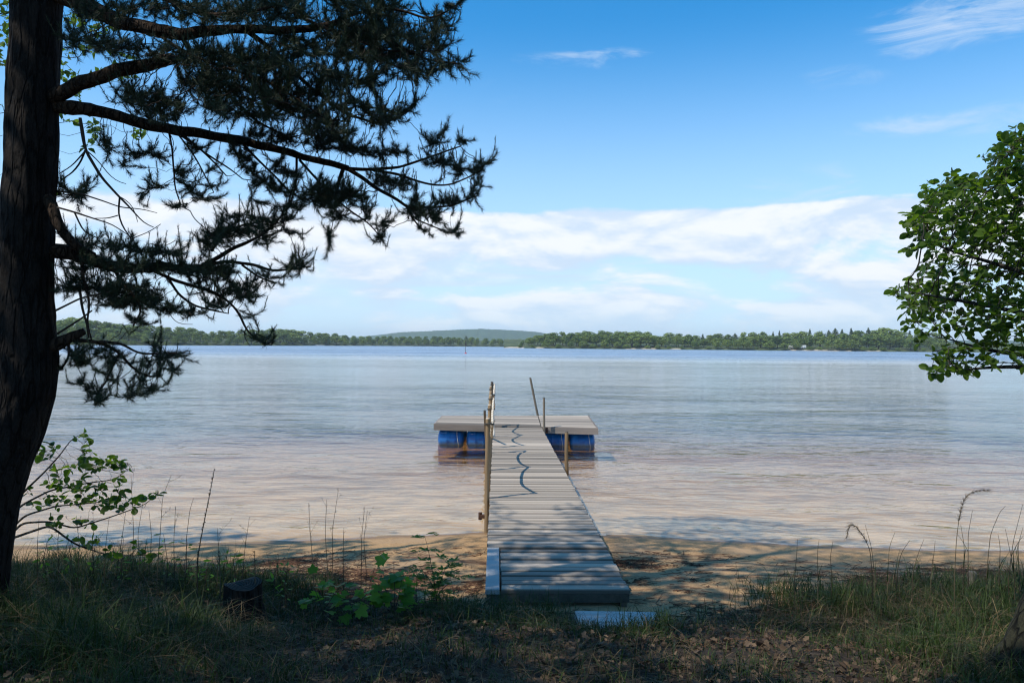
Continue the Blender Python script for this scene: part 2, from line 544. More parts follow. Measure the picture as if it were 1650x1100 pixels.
def ground_z(x, y):
    x = np.asarray(x, float); y = np.asarray(y, float)
    s = shore_y(x) - y
    z = np.interp(s, INS, INZ)
    near = np.clip((12 - np.abs(s)) / 8, 0, 1)
    side = np.clip((-1.2 - x) / 2.2, 0, 1) + np.clip((x - 2.0) / 2.0, 0, 1) * 0.7
    z = z + 0.28 * side * np.clip((s - 1.2) / 2.2, 0, 1)
    land = np.clip(s / 0.8, 0, 1)
    z = z + near * land * (0.022 * vnoise(x * 1.6, y * 2.2, 9) + 0.030 * np.clip((s - 2) / 2, 0, 1) * vnoise(x * 2.5, y * 2.5, 21))
    z = z + near * (1 - land) * 0.012 * vnoise(x * 2.0, y * 5.0, 31)
    return z


def axis(edges):
    out = []
    for a, b, st in edges:
        out.append(np.arange(a, b, st))
    return np.concatenate(out + [[edges[-1][1]]])


gx = axis([(-9000, -600, 1400), (-600, -60, 60), (-60, -14, 3), (-14, -7.5, 0.4), (-7.5, 8.5, 0.06), (8.5, 16, 0.4), (16, 60, 3), (60, 600, 60), (600, 9000, 1400)])
gy = axis([(-400, -60, 40), (-60, -6, 3), (-6, 1.6, 0.4), (1.6, 12, 0.06), (12, 40, 0.5), (40, 200, 8), (200, 1000, 80), (1000, 9000, 1000)])
GX, GY = np.meshgrid(gx, gy)
GZ = ground_z(GX, GY)
nx, ny = len(gx), len(gy)
ii, jj = np.meshgrid(np.arange(ny - 1), np.arange(nx - 1), indexing='ij')
gf = np.stack([ii * nx + jj, ii * nx + jj + 1, (ii + 1) * nx + jj + 1, (ii + 1) * nx + jj], -1).reshape(-1, 4)
GEX = np.array([-8, -5, -3.5, -2.5, -1.2, -0.45, 0.3, 1.2, 1.7, 2.4, 3.2, 5, 8.0])
GEY = np.array([7.5, 7.4, 7.15, 6.8, 6.35, 6.0, 5.75, 5.6, 5.85, 6.2, 6.6, 6.95, 7.1])


def grass_edge(x):
    return np.interp(x, GEX, GEY)


m, T = mat('ground_sand_and_soil'); M['ground'] = m
co = T.n('ShaderNodeNewGeometry').outputs['Position']
inl = attr(T, 'inland')          # metres behind the waterline
soilm = attr(T, 'soil')          # metres behind the grass edge
fine = T.noise(co, 55.0, 6.0, 0.7)
med = T.noise(co, 9.0, 5.0, 0.6)
big = T.noise(co, 1.7, 4.0, 0.55)
sand = T.mix(T.smooth(fine, 0.3, 0.7), (0.25, 0.145, 0.068), (0.46, 0.295, 0.145))
sand = T.mix(T.smooth(big, 0.42, 0.64, 0.0, 0.55), sand, (0.33, 0.23, 0.14))
wet = T.smooth(T.math('ADD', inl, T.math('MULTIPLY', med, 0.2)), 0.42, 0.16)
sand = T.mix(T.math('MULTIPLY', wet, 0.8), sand, (0.17, 0.105, 0.055))
# wrack line: strips of bark and rotten needles washed up along the beach
wr_n = T.noise(T.mapping(co, (1.6, 7.0, 1.0)), 1.0, 6.0, 0.65, 0.6)
wr = T.math('MULTIPLY', T.smooth(wr_n, 0.50, 0.62), T.math('MULTIPLY', T.smooth(inl, 0.75, 1.3), T.smooth(inl, 3.9, 2.4)))
sand = T.mix(T.math('MULTIPLY', wr, 0.85), sand, T.mix(fine, (0.040, 0.018, 0.010), (0.13, 0.060, 0.036)))
bed = T.mix(T.smooth(big, 0.35, 0.65), (0.47, 0.35, 0.20), (0.33, 0.25, 0.14))
base = T.mix(T.smooth(inl, -0.10, 0.02), bed, sand)
soil = T.mix(T.smooth(fine, 0.3, 0.75), (0.010, 0.007, 0.0045), (0.046, 0.031, 0.021))
soil = T.mix(T.smooth(med, 0.5, 0.7, 0.0, 0.6), soil, (0.11, 0.080, 0.052))
sm = T.smooth(T.math('ADD', soilm, T.math('MULTIPLY', T.math('SUBTRACT', med, 0.5), 1.2)), -0.35, 0.25)
base = T.mix(sm, base, soil)
hgt = T.math('ADD', T.math('MULTIPLY', fine, 0.35), med)
finish(T, principled(T, base, T.lin(wet, 0, 1, 0.95, 0.55), bump(T, hgt, 0.025, 0.9), 0.2))
ground = mesh_np('ground', np.stack([GX, GY, GZ], -1).reshape(-1, 3), gf, M['ground'], None, True,
                 {'inland': (shore_y(GX) - GY).ravel(), 'soil': (grass_edge(GX) - GY).ravel()})
tag(ground, 'sandy beach and soil bank sloping under the lake', None, None, 'structure')

# ------------------------------------------------------------------ water
m, T = mat('lake_water'); M['water'] = m
pos = T.n('ShaderNodeNewGeometry').outputs['Position']
py = T.n('ShaderNodeSeparateXYZ', i0=pos).outputs[1]
warp = T.n('ShaderNodeVectorMath', {'operation': 'ADD'}, i0=pos,
           i1=T.n('ShaderNodeVectorMath', {'operation': 'SCALE'}, i0=T.n('ShaderNodeTexNoise', Vector=pos, Scale=0.35, Detail=2.0).outputs['Color'], Scale=1.1).outputs[0]).outputs[0]
w1 = T.noise(T.mapping(warp, (0.42, 1.30, 1), (0, 0, 0.17)), 1.0, 3.0, 0.5)
w2 = T.noise(T.mapping(warp, (1.7, 4.4, 1), (0, 0, -0.10)), 1.0, 3.0, 0.55)
w3 = T.noise(T.mapping(pos, (7.0, 15.0, 1), (0, 0, 0.1)), 1.0, 2.0, 0.5)
w4 = T.noise(T.mapping(pos, (0.25, 0.8, 1), (0, 0, 0.3)), 1.0, 2.0, 0.5)
h = T.math('ADD', T.math('MULTIPLY', w1, 0.115), T.math('ADD', T.math('MULTIPLY', w2, 0.036), T.math('MULTIPLY', w3, 0.006)))
h = T.math('ADD', h, T.math('MULTIPLY', w4, 0.05))
# calm and ruffled patches
patch = T.noise(T.mapping(pos, (0.008, 0.045, 1), (0, 0, 0.06)), 1.0, 3.0, 0.5)
patch2 = T.noise(T.mapping(pos, (0.10, 0.28, 1), (0, 0, 0.15)), 1.0, 3.0, 0.5)
amp = T.math('MULTIPLY', T.smooth(patch, 0.38, 0.62, 0.55, 1.25), T.smooth(patch2, 0.35, 0.65, 0.65, 1.2))
near_far = T.math('ADD', T.lin(py, 11.0, 40.0, 1.0, 0.55), T.lin(py, 105.0, 190.0, 0.0, 0.9))
amp = T.math('MULTIPLY', amp, near_far)
nrm = bump(T, T.math('MULTIPLY', h, amp), 1.0, 0.80)
fres = T.n('ShaderNodeFresnel', IOR=1.333, Normal=nrm)
gl = T.n('ShaderNodeBsdfGlossy', Color=(1, 1, 1), Roughness=T.math('ADD', T.lin(py, 12.0, 60.0, 0.03, 0.10), T.lin(py, 105.0, 200.0, 0.0, 0.24)), Normal=nrm)
tr = T.n('ShaderNodeBsdfTransparent', Color=(0.97, 0.95, 0.90))
mx = T.n('ShaderNodeMixShader', i0=fres, i1=tr, i2=gl)
ab = T.n('ShaderNodeVolumeAbsorption', Color=(0.64, 0.47, 0.20), Density=0.52)
finish(T, mx, None, ab)
wx0, wx1, wy0, wy1, wz = -8000.0, 8000.0, 2.0, 8500.0, -60.0
wv = [(wx0, wy0, 0), (wx1, wy0, 0), (wx1, wy1, 0), (wx0, wy1, 0), (wx0, wy0, wz), (wx1, wy0, wz), (wx1, wy1, wz), (wx0, wy1, wz)]
water = mesh_np('lake_water', wv, np.array([[0, 1, 2, 3], [7, 6, 5, 4], [4, 5, 1, 0], [5, 6, 2, 1], [6, 7, 3, 2], [7, 4, 0, 3]]), M['water'])
tag(water, 'calm rippled lake with brown shallows', None, None, 'structure')

# ------------------------------------------------------------------ jetty
DZ = 0.45
DA = np.array([0.393, 6.065]); DB = np.array([0.152, 18.0])
dl = np.linalg.norm(DB - DA); dy = (DB - DA) / dl; dx = np.array([dy[1], -dy[0]])


def dk(a, l, z=0.0):
    """Jetty frame: a metres to the right of its centre line, l metres from its landward end, z above the deck."""
    p = DA + dx * a + dy * l
    return np.array([p[0], p[1], DZ + z])


HW = 0.595


def board(mb, a0, a1, l0, l1, z0, z1, rnd, bev=0.004, skew=0.0, tilt=0.0, edge=0.0):
    mb.hexa([dk(a0, l0, z0), dk(a1, l0 + skew, z0), dk(a1, l1 + skew, z0), dk(a0, l1, z0),
             dk(a0, l0, z1 + tilt), dk(a1, l0 + skew, z1 + tilt), dk(a1, l1 + skew, z1), dk(a0, l1, z1)], rnd, bev, edge)


jetty = thing('jetty', 'long grey weathered board jetty running from the bank out to the raft', 'jetty', tuple(dk(0, 0)))
sections = [(0.0, 1.24, -HW + 0.128, HW), (1.262, 7.80, -HW, HW), (7.826, dl, -HW, HW)]
rr_ = random.Random(5)
for k, (l0, l1, a0, a1) in enumerate(sections):
    mb = MB()
    n = round((l1 - l0) / 0.1235)
    pitch = (l1 - l0) / n
    for i in range(n):
        gap = rr_.uniform(0.012, 0.022)
        e0, e1 = rr_.uniform(-0.006, 0.006), rr_.uniform(-0.006, 0.006)
        lift = rr_.uniform(-0.006, 0.006)
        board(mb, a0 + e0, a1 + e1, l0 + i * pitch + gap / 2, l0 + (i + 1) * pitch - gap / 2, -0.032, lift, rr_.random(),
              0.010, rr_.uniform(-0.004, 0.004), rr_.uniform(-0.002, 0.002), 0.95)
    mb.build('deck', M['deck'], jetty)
mb = MB()
board(mb, -HW + 0.002, -HW + 0.118, -0.02, 1.235, -0.030, 0.010, 0.75)
mb.build('side_plank', M['plank'], jetty)
for (l0, l1) in ((0.035, 7.79), (7.83, dl - 0.02)):
    for a in (-HW + 0.045, 0.0, HW - 0.045):
        mb = MB()
        board(mb, a - 0.024, a + 0.024, l0, l1, -0.175, -0.034, rr_.random())
        mb.build('beam', M['beam'], jetty)
mb = MB(); board(mb, -HW + 0.01, HW - 0.005, 0.012, 0.050, -0.105, -0.036, 0.1)
mb.build('end_board', M['beam'], jetty)
# trestle legs that carry the jetty in the shallows
for l in (5.2, 7.75, 10.0):
    for a in (-HW + 0.1, HW - 0.1):
        p = dk(a, l)
        zb = float(ground_z(p[0], p[1])) - 0.12
        mb = MB()
        mb.tube([(p[0], p[1], zb), (p[0], p[1], DZ - 0.037)], 0.04, 10, True, rr_.random())
        mb.build('leg', M['post_grey'], jetty)

# hand rail posts on the left edge with the sagging rope
post_l = [(11.72, 1.10, 0.035, True), (10.05, 1.09, 0.028, False), (8.35, 1.085, 0.030, False), (7.62, 1.06, 0.034, False),
          (5.75, 1.035, 0.030, False), (3.62, 1.03, 0.030, False)]
tops = []
for k, (l, hgt_, r_, dark_) in enumerate(post_l):
    a = -HW - 0.037
    p = dk(a, l)
    zb = float(ground_z(p[0], p[1])) - 0.15
    if k == 0:
        zb = DZ - 0.30
    lean = rr_.uniform(-0.012, 0.012)
    top = dk(a + lean, l + rr_.uniform(-0.02, 0.02), hgt_)
    mb = MB()
    zz = np.linspace(0, 1, 7)
    mb.tube([np.array([p[0], p[1], zb]) * (1 - t) + top * t for t in zz], [r_ * (1.06 - 0.10 * t) for t in zz], 10, True, rr_.random(), 0.03)
    po = mb.build('post', M['post_grey'] if dark_ else M['post'], jetty)
    mb = MB()
    mb.tube([top + np.array([0, 0, 0.001]), top + np.array([0, 0, 0.012])], [r_ * 0.97, r_ * 0.86], 10, True, rr_.random())
    mb.build('sawn_end', M['post_end'] if not dark_ else M['dark'], po)
    tops.append(top)
for i, j in ((0, 1), (1, 2), (3, 4), (4, 5)):
    A = tops[i] + np.array([0.058, 0, -0.05]); B = tops[j] + np.array([0.058, 0, -0.05])
    sag = 0.30 if (i, j) != (1, 2) else 0.36
    t = np.linspace(0, 1, 25)
    P = A[None] * (1 - t)[:, None] + B[None] * t[:, None]
    P[:, 2] -= sag * 4 * t * (1 - t)
    P[:, 0] += 0.012 * np.sin(t * 9 + i)
    mb = MB()
    mb.tube(P, 0.021, 10, True, rr_.random(), 0.04, 0.35)
    ro = mb.build('rope', M['rope'], jetty, True)
for i in (0, 1, 2, 3, 4, 5):          # lashings that hold the rope to its posts
    c = tops[i] + np.array([0.022, 0, -0.055])
    mb = MB()
    an = np.linspace(0, 2 * np.pi, 15)
    mb.tube([c + np.array([0.060 * math.cos(q), 0.042 * math.sin(q), 0.004 * math.sin(3 * q)]) for q in an], 0.005, 6, False)
    mb.tube([c + np.array([0.060 * math.cos(q), 0.042 * math.sin(q), -0.012 + 0.004 * math.sin(3 * q)]) for q in an], 0.005, 6, False)
    mb.build('lashing', M['dark'], jetty)
p = dk(-HW - 0.06, 3.66, -0.24)
mb = MB(); mb.box(p + np.array([-0.02, -0.03, 0]), (0.11, 0.05, 0.045), 0.2, 0, 0.004); mb.tube([p + np.array([-0.06, -0.03, -0.045]), p + np.array([-0.06, -0.03, 0.05])], 0.024, 8)
mb.build('bracket', M['iron'], jetty)

# ------------------------------------------------------------------ floating raft on blue barrels
FL, FR = np.array([-1.844, 18.03, 0.530]), np.array([2.067, 17.95, 0.462])
BL, BR = np.array([-1.835, 19.85, 0.540]), np.array([2.05, 19.83, 0.575])


def raft_pt(s, t, z=0.0):
    p = (FL * (1 - s) + FR * s) * (1 - t) + (BL * (1 - s) + BR * s) * t
    return p + np.array([0, 0, z])


raft = thing('raft', 'wide grey plank raft floating on blue barrels at the end of the jetty', 'raft', (0.1, 18.9, 0))
for s0, s1 in ((0.0, 0.655), (0.659, 1.0)):
    mb = MB()
    nb = 13
    for i in range(nb):
        g = 0.004
        t0, t1 = i / nb + g / 2, (i + 1) / nb - g / 2
        up = rr_.uniform(0, 0.004)
        mb.hexa([raft_pt(s0, t0, -0.03), raft_pt(s1, t0, -0.03), raft_pt(s1, t1, -0.03), raft_pt(s0, t1, -0.03),
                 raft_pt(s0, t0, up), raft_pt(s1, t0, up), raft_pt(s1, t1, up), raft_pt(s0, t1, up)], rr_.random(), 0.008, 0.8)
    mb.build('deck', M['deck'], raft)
FH = 0.165


def fascia(p, q, nrm_, inset=0.0):
    mb = MB()
    th = 0.04
    n_ = np.array([nrm_[0], nrm_[1], 0.0]) * th
    o_ = np.array([nrm_[0], nrm_[1], 0.0]) * 0.003
    p0, q0 = p + o_, q + o_
    d_ = np.array([0, 0, -FH])
    zt = np.array([0, 0, -0.008])
    mb.hexa([p0 + d_, q0 + d_, q0 + n_ + d_, p0 + n_ + d_, p0 + zt, q0 + zt, q0 + n_ + zt, p0 + n_ + zt], rr_.random(), 0.004)
    return mb.build('edge_board', M['deck_dark'], raft)


ex = np.array([0.04, 0, 0])
fascia(FL - ex, FL * 0.345 + FR * 0.655 - ex * 0, (0, -1)); fascia(FL * 0.341 + FR * 0.659, FR + ex, (0, -1))
fascia(BL - ex, BR + ex, (0, 1))
fascia(FL, BL, (-1, 0)); fascia(FR, BR, (1, 0))


def barrel(cx, cy, cz, length, rad, tilt):
    mb = MB()
    prof = [(-0.5, 0.0), (-0.492, 0.45), (-0.475, 0.68), (-0.43, 0.88), (-0.38, 0.97), (-0.36, 1.0), (-0.16, 1.0), (-0.15, 1.012), (-0.14, 1.0),
            (0.14, 1.0), (0.15, 1.012), (0.16, 1.0), (0.36, 1.0), (0.38, 0.97), (0.43, 0.88), (0.475, 0.68), (0.492, 0.45), (0.5, 0.0)]
    pts = [np.array([cx, cy, cz]) + length * q * np.array([math.cos(tilt), math.sin(tilt), 0]) for q, _ in prof]
    mb.tube(pts, [max(0.004, rad * f) for _, f in prof], 28, True)
    b = mb.build('barrel', M['blue'], raft, True)
    for an in (0.5,):
        mb = MB()
        # end cap with its bung, on the shore-facing belly a cord runs round the barrel
        q = np.linspace(0, 2 * np.pi, 31)
        c = np.array([cx + length * 0.27, cy, cz])
        mb.tube([c + np.array([0.02 * math.sin(2 * w), (rad + 0.006) * math.cos(w), (rad + 0.006) * math.sin(w)]) for w in q], 0.006, 6, False)
        mb.build('cord', M['cord'], b)
    return b


for (xa, xb) in ((-1.80, -1.16), (-1.10, -0.45), (0.80, 1.38), (1.44, 2.06)):
    L_ = xb - xa
    s_ = ((xa + xb) / 2 + 1.84) / 3.91
    for ycen, t_ in ((18.29, 0.14), (19.50, 0.82)):
        topz = raft_pt(s_, t_)[2] - FH + 0.0
        rad = 0.238
        barrel((xa + xb) / 2, ycen, topz - rad + 0.008, L_, rad, rr_.uniform(-0.03, 0.03))
mb = MB()
mb.box((0.835, 17.885, 0.40), (0.10, 0.05, 0.13), 0.3, 0, 0.004)
mb.tube([(0.80, 17.84, 0.40), (0.87, 17.84, 0.40)], 0.03, 10)
mb.build('hinge', M['iron'], raft)

# poles
def pole(name, label, a, b, r0, r1, mkey, n=10, capkey=None, cat='pole', group=None):
    o = thing(name, label, cat, tuple(a), group)
    mb = MB()
    t = np.linspace(0, 1, 7)
    mb.tube([np.array(a) * (1 - q) + np.array(b) * q + (np.array([0.006, 0.006, 0]) * math.sin(q * 7) if 0 < q < 1 else 0) for q in t], [r0 * (1 - q) + r1 * q for q in t], n, True, rr_.random(), 0.03)
    mb.build('shaft', M[mkey], o)
    mb = MB()
    d = unit(np.array(b) - np.array(a))
    mb.tube([np.array(b) + d * 0.001, np.array(b) + d * 0.010], [r1 * 0.96, r1 * 0.82], n, True, 0.4)
    mb.build('top', M[capkey or 'post_end'], o)
    return o


def bed(x, y, dz=0.2):
    return (x, y, float(ground_z(x, y)) - dz)


a = at(781, 662, 14.6); b = on_z(784, 722, 0.0)
d_ = a - b
e_ = b - d_ * 0.45
pole('mooring_pole', 'thin dark pole leaning out of the water left of the rope railing', e_, a, 0.028, 0.024, 'post_grey', capkey='dark')
a = at(913, 696, 14.57)
pole('mooring_pole', 'short brown pole standing in the water right of the jetty', bed(a[0] + 0.01, a[1]), a, 0.040, 0.036, 'post', capkey='dark')
a = at(876.5, 641, 17.80); b = at(878.5, 700, 17.80)
pole('mooring_pole', 'upright grey pole at the corner where jetty meets raft', (b[0], b[1], float(ground_z(b[0], b[1])) - .2), a, 0.030, 0.028, 'post_grey', capkey='dark')
a = at(854.5, 609, 20.2); b = at(866.5, 668, 20.2)
d_ = b - a
pole('mooring_pole', 'dark pole leaning steeply to the left behind the raft', b + d_ * 1.25, a, 0.033, 0.030, 'post_grey', capkey='dark')
a = at(1566.5, 922, 6.15); b = at(1566, 965, 6.15)
pole('stake', 'stubby grey wooden stake half hidden in the grass on the right', (b[0], b[1], float(ground_z(b[0], b[1])) - .15), a, 0.034, 0.033, 'post_grey', capkey='post_grey', cat='stake')

# step of two boards sunk in the grass in front of the jetty
sz = 0.435
step = thing('plank_step', 'pale grey two board step lying in the grass before the jetty', 'step', (0.75, 5.5, sz))
q = [on_z(926, 983, sz), on_z(1056, 985, sz), on_z(1072, 1014, sz), on_z(938, 1014, sz)]
f0, f1, n1, n0 = q[0], q[1], q[2], q[3]
for t0, t1 in ((0.0, 0.60), (0.63, 1.0)):
    mb = MB()
    P = [(f0 * (1 - t) + n0 * t, f1 * (1 - t) + n1 * t) for t in (t1, t0)]
    z_ = np.array([0, 0, 0.06])
    mb.hexa([P[0][0] - z_, P[0][1] - z_, P[1][1] - z_, P[1][0] - z_, P[0][0], P[0][1], P[1][1], P[1][0]], rr_.uniform(0.5, 0.9), 0.004)
    mb.build('board', M['plank'], step)

# tree stump
m, T = mat('stump_bark'); M['stump_bark'] = m
co = objco(T)
fz_ = T.noise(T.mapping(co, (30, 30, 5)), 1.0, 6.0, 0.65)
finish(T, principled(T, T.mix(T.smooth(fz_, 0.35, 0.7), (0.006, 0.005, 0.004), (0.034, 0.029, 0.024)), 0.95, bump(T, fz_, 0.03, 1.0), 0.1))
sc_ = at(389, 940, 5.2)
gz_ = float(ground_z(sc_[0], sc_[1]))
stump = thing('tree_stump', 'dark cracked tree stump in the grass left of the jetty', 'stump', (sc_[0], sc_[1], gz_))
mb = MB()
nn = 40
ang = np.linspace(0, 2 * np.pi, nn, endpoint=False)
lob = 1 + 0.06 * np.sin(3 * ang + 0.5) + 0.025 * np.sin(7 * ang) + 0.04 * RNG.uniform(-1, 1, nn)
rings = []
for z_, f in ((-0.12, 1.55), (0.0, 1.30), (0.06, 1.12), (0.14, 1.02), (sc_[2] - gz_, 0.98)):
    r_ = 0.128 * f * (1 + (lob - 1) * (1.6 if f > 1.1 else 1))
    rings.append(np.stack([sc_[0] + r_ * np.cos(ang), sc_[1] + r_ * np.sin(ang), np.full(nn, gz_ + z_) + (0.02 * np.sin(ang * 2) if z_ > 0.2 else 0)], 1))
v = np.vstack(rings)
i_, j_ = np.meshgrid(np.arange(4), np.arange(nn), indexing='ij')
mb.add(v, [np.stack([i_ * nn + j_, i_ * nn + (j_ + 1) % nn, (i_ + 1) * nn + (j_ + 1) % nn, (i_ + 1) * nn + j_], -1).reshape(-1, 4)])
mb.build('bark', M['stump_bark'], stump, True)
m, T = mat('stump_cut_face'); M['cut'] = m
co = objco(T)
lx = T.n('ShaderNodeVectorMath', {'operation': 'SUBTRACT'}, i0=co, i1=(0, 0, 0)).outputs[0]
wv_ = T.n('ShaderNodeTexWave', {'wave_type': 'RINGS', 'rings_direction': 'Z'}, Vector=co, Scale=18.0, Distortion=3.0, Detail=3.0)
finish(T, principled(T, T.mix(wv_.outputs['Fac'], (0.018, 0.016, 0.013), (0.055, 0.047, 0.038)), 0.9, bump(T, wv_.outputs['Fac'], 0.01)))
mb = MB()
top = rings[-1].copy(); top[:, 2] += 0.001
inner = top.mean(0) + (top - top.mean(0)) * 0.5; inner[:, 2] += 0.006
v = np.vstack([top, inner, top.mean(0)[None] - np.array([[0, 0, 0.02]])])
k_ = np.arange(nn)
mb.add(v - np.array([sc_[0], sc_[1], 0]), [np.stack([k_, (k_ + 1) % nn, nn + (k_ + 1) % nn, nn + k_], -1), np.stack([nn + k_, nn + (k_ + 1) % nn, np.full(nn, 2 * nn)], -1)])
co_ = mb.build('cut_face', M['cut'], None)
co_.location = (sc_[0], sc_[1], 0)
bpy.context.view_layer.update()
co_.parent = stump; co_.matrix_parent_inverse = stump.matrix_world.inverted()

# ------------------------------------------------------------------ growing branches
def colonize(seeds, seed_par, attr_pts, D, dk, iters=120, rng=None, droop=0.0, jitter=0.25, di=1e9):
    """Space colonisation: grows a branch skeleton from seed points towards attraction points."""
    rng = rng or RNG
    P = [np.asarray(seeds, float)]
    par = list(seed_par)
    allp = P[0]
    A = np.asarray(attr_pts, float)
    alive = np.ones(len(A), bool)

    def nearest(A_, pts):
        best = np.full(len(A_), np.inf); idx = np.zeros(len(A_), int)
        for s in range(0, len(pts), 400):
            d = np.linalg.norm(A_[:, None, :] - pts[None, s:s + 400, :], axis=2)
            k = d.argmin(1); dm = d[np.arange(len(A_)), k]
            u = dm < best
            best[u] = dm[u]; idx[u] = k[u] + s
        return best, idx
    nd, ni = nearest(A, allp)
    alive &= nd > dk
    kids = {}
    for _ in range(iters):
        act = alive & (nd < di)
        if not act.any():
            break
        owner = ni[act]
        dirs = unit(A[act] - allp[owner])
        own, inv = np.unique(owner, return_inverse=True)
        s = np.zeros((len(own), 3)); np.add.at(s, inv, dirs)
        s = unit(s) + rng.normal(0, jitter, s.shape)
        s[:, 2] -= droop
        new = allp[own] + unit(s) * D
        keep = np.ones(len(own), bool)
        for q, (o, p) in enumerate(zip(own, new)):
            ks = kids.setdefault(int(o), [])
            if len(ks) >= 3 or any(np.linalg.norm(p - k) < D * 0.4 for k in ks):
                keep[q] = False
            else:
                ks.append(p)
        if not keep.any():
            break
        base = len(allp)
        new, own = new[keep], own[keep]
        allp = np.vstack([allp, new]); par += [int(o) for o in own]
        ia = np.where(alive)[0]
        b, k = nearest(A[ia], new)
        u = b < nd[ia]
        nd[ia[u]] = b[u]; ni[ia[u]] = k[u] + base
        alive &= nd > dk
        # a point whose node can grow no further is dropped
        full = np.array([len(kids.get(int(o), ())) >= 3 for o in ni[alive]]) if alive.any() else np.array([])
        if len(full):
            ia = np.where(alive)[0]
            alive[ia[full & (rng.random(len(full)) < 0.5)]] = False
    return allp, np.array(par)


def skeleton_stats(par):
    n = len(par)
    tips = np.zeros(n); h = np.zeros(n, int)
    has = np.zeros(n, bool)
    has[par[par >= 0]] = True
    tips[~has] = 1
    for i in range(n - 1, -1, -1):
        p = par[i]
        if p >= 0:
            tips[p] += tips[i]
            h[p] = max(h[p], h[i] + 1)
    return tips, h, has


def perp(d):
    ref = np.where(np.abs(d[:, 2:3]) < 0.9, np.array([[0, 0, 1.0]]), np.array([[1.0, 0, 0]]))
    a = unit(np.cross(d, ref))
    return a, np.cross(d, a)


def twig_mesh(P0, P1, R0, R1, k=4):
    d = unit(P1 - P0)
    a, b = perp(d)
    an = np.linspace(0, 2 * np.pi, k, endpoint=False)
    ring = np.cos(an)[None, :, None] * a[:, None, :] + np.sin(an)[None, :, None] * b[:, None, :]
    v0 = P0[:, None, :] + ring * R0[:, None, None]
    v1 = P1[:, None, :] + ring * R1[:, None, None]
    V = np.concatenate([v0, v1], 1).reshape(-1, 3)
    n = len(P0)
    base = np.arange(n)[:, None] * (2 * k)
    fs = []
    for j in range(k):
        j2 = (j + 1) % k
        fs.append(np.concatenate([base + j, base + j2, base + k + j2, base + k + j], 1))
    return V, np.vstack(fs)


def needle_mesh(P0, P1, per, length, width, rng, ang=(0.55, 1.15), tip_taper=True):
    n = len(P0)
    t = rng.random((n, per))
    base = P0[:, None, :] + (P1 - P0)[:, None, :] * t[..., None]
    d = unit(P1 - P0)
    a, b = perp(d)
    ph = rng.random((n, per)) * 2 * np.pi
    th = rng.uniform(ang[0], ang[1], (n, per))
    dirn = d[:, None, :] * np.cos(th)[..., None] + (a[:, None, :] * np.cos(ph)[..., None] + b[:, None, :] * np.sin(ph)[..., None]) * np.sin(th)[..., None]
    dirn[..., 2] += 0.10
    dirn = unit(dirn)
    L = length * rng.uniform(0.7, 1.15, (n, per))
    base = base.reshape(-1, 3); dirn = dirn.reshape(-1, 3); L = L.reshape(-1)
    w = unit(np.cross(dirn, rng.normal(size=dirn.shape)))
    V = np.stack([base - w * width / 2, base + w * width / 2, base + dirn * L[:, None]], 1).reshape(-1, 3)
    F = np.arange(len(V)).reshape(-1, 3)
    rnd = np.repeat(np.repeat(rng.random(n), per) * 0.6 + rng.random(n * per) * 0.4, 3)
    return V, F, rnd


LEAF = {
    'round': (np.array([(0, 0), (0.18, 0.25), (0.45, 0.37), (0.75, 0.33), (0.94, 0.15), (1.0, 0.0), (0.94, -0.15), (0.75, -0.33), (0.45, -0.37), (0.18, -0.25)]),
              [[0, 1, 2, 3, 4, 5], [0, 5, 6, 7, 8, 9]]),
    'birch': (np.array([(0, 0), (0.12, 0.28), (0.36, 0.38), (0.66, 0.20), (0.86, 0.07), (1.0, 0.0), (0.86, -0.07), (0.66, -0.20), (0.36, -0.38), (0.12, -0.28)]),
              [[0, 1, 2, 3, 4, 5], [0, 5, 6, 7, 8, 9]]),
    'lance': (np.array([(0, 0), (0.15, 0.11), (0.40, 0.17), (0.66, 0.14), (0.88, 0.06), (1.0, 0.0), (0.88, -0.06), (0.66, -0.14), (0.40, -0.17), (0.15, -0.11)]),
              [[0, 1, 2, 3, 4, 5], [0, 5, 6, 7, 8, 9]]),
    'maple': (np.array([(0, 0), (-0.02, 0.20), (-0.10, 0.42), (0.12, 0.38), (0.26, 0.62), (0.36, 0.50), (0.62, 0.52), (0.56, 0.26), (0.80, 0.18), (1.0, 0.0),
                        (0.80, -0.18), (0.56, -0.26), (0.62, -0.52), (0.36, -0.50), (0.26, -0.62), (0.12, -0.38), (-0.10, -0.42), (-0.02, -0.20)]),
              [[0, 1, 2, 3, 4], [0, 4, 5, 6, 7], [0, 7, 8, 9], [0, 9, 10, 11], [0, 11, 12, 13, 14], [0, 14, 15, 16, 17]]),
    'ragged': (np.array([(0, 0), (0.2, 0.30), (0.38, 0.22), (0.55, 0.38), (0.75, 0.2), (1.0, 0.05), (0.8, -0.22), (0.6, -0.33), (0.4, -0.2), (0.2, -0.33)]),
               [[0, 1, 2, 3, 4, 5], [0, 5, 6, 7, 8, 9]]),
}


def leaf_mesh(base, dirn, up, size, kind, rng, fold=0.25, curl=0.12, rnd=None):
    T_, fl = LEAF[kind]
    n = len(base)
    d = unit(dirn)
    side = unit(np.cross(up, d)); nn_ = np.cross(d, side)
    x = T_[:, 0][None, :, None]; y = T_[:, 1][None, :, None]
    fo = (rng.uniform(0.3, 1.0, n) * fold)[:, None, None]
    cu = (rng.uniform(-0.4, 1.0, n) * curl)[:, None, None]
    V = base[:, None, :] + (d[:, None, :] * x + side[:, None, :] * y + nn_[:, None, :] * (np.abs(y) * fo - cu * x * x)) * size[:, None, None]
    k = len(T_)
    off = np.arange(n)[:, None] * k
    groups = {}
    for f in fl:
        groups.setdefault(len(f), []).append(off + np.array(f)[None, :])
    F = [np.vstack(g) for g in groups.values()]
    r = rng.random(n) if rnd is None else rnd
    return V.reshape(-1, 3), F, np.repeat(r, k)


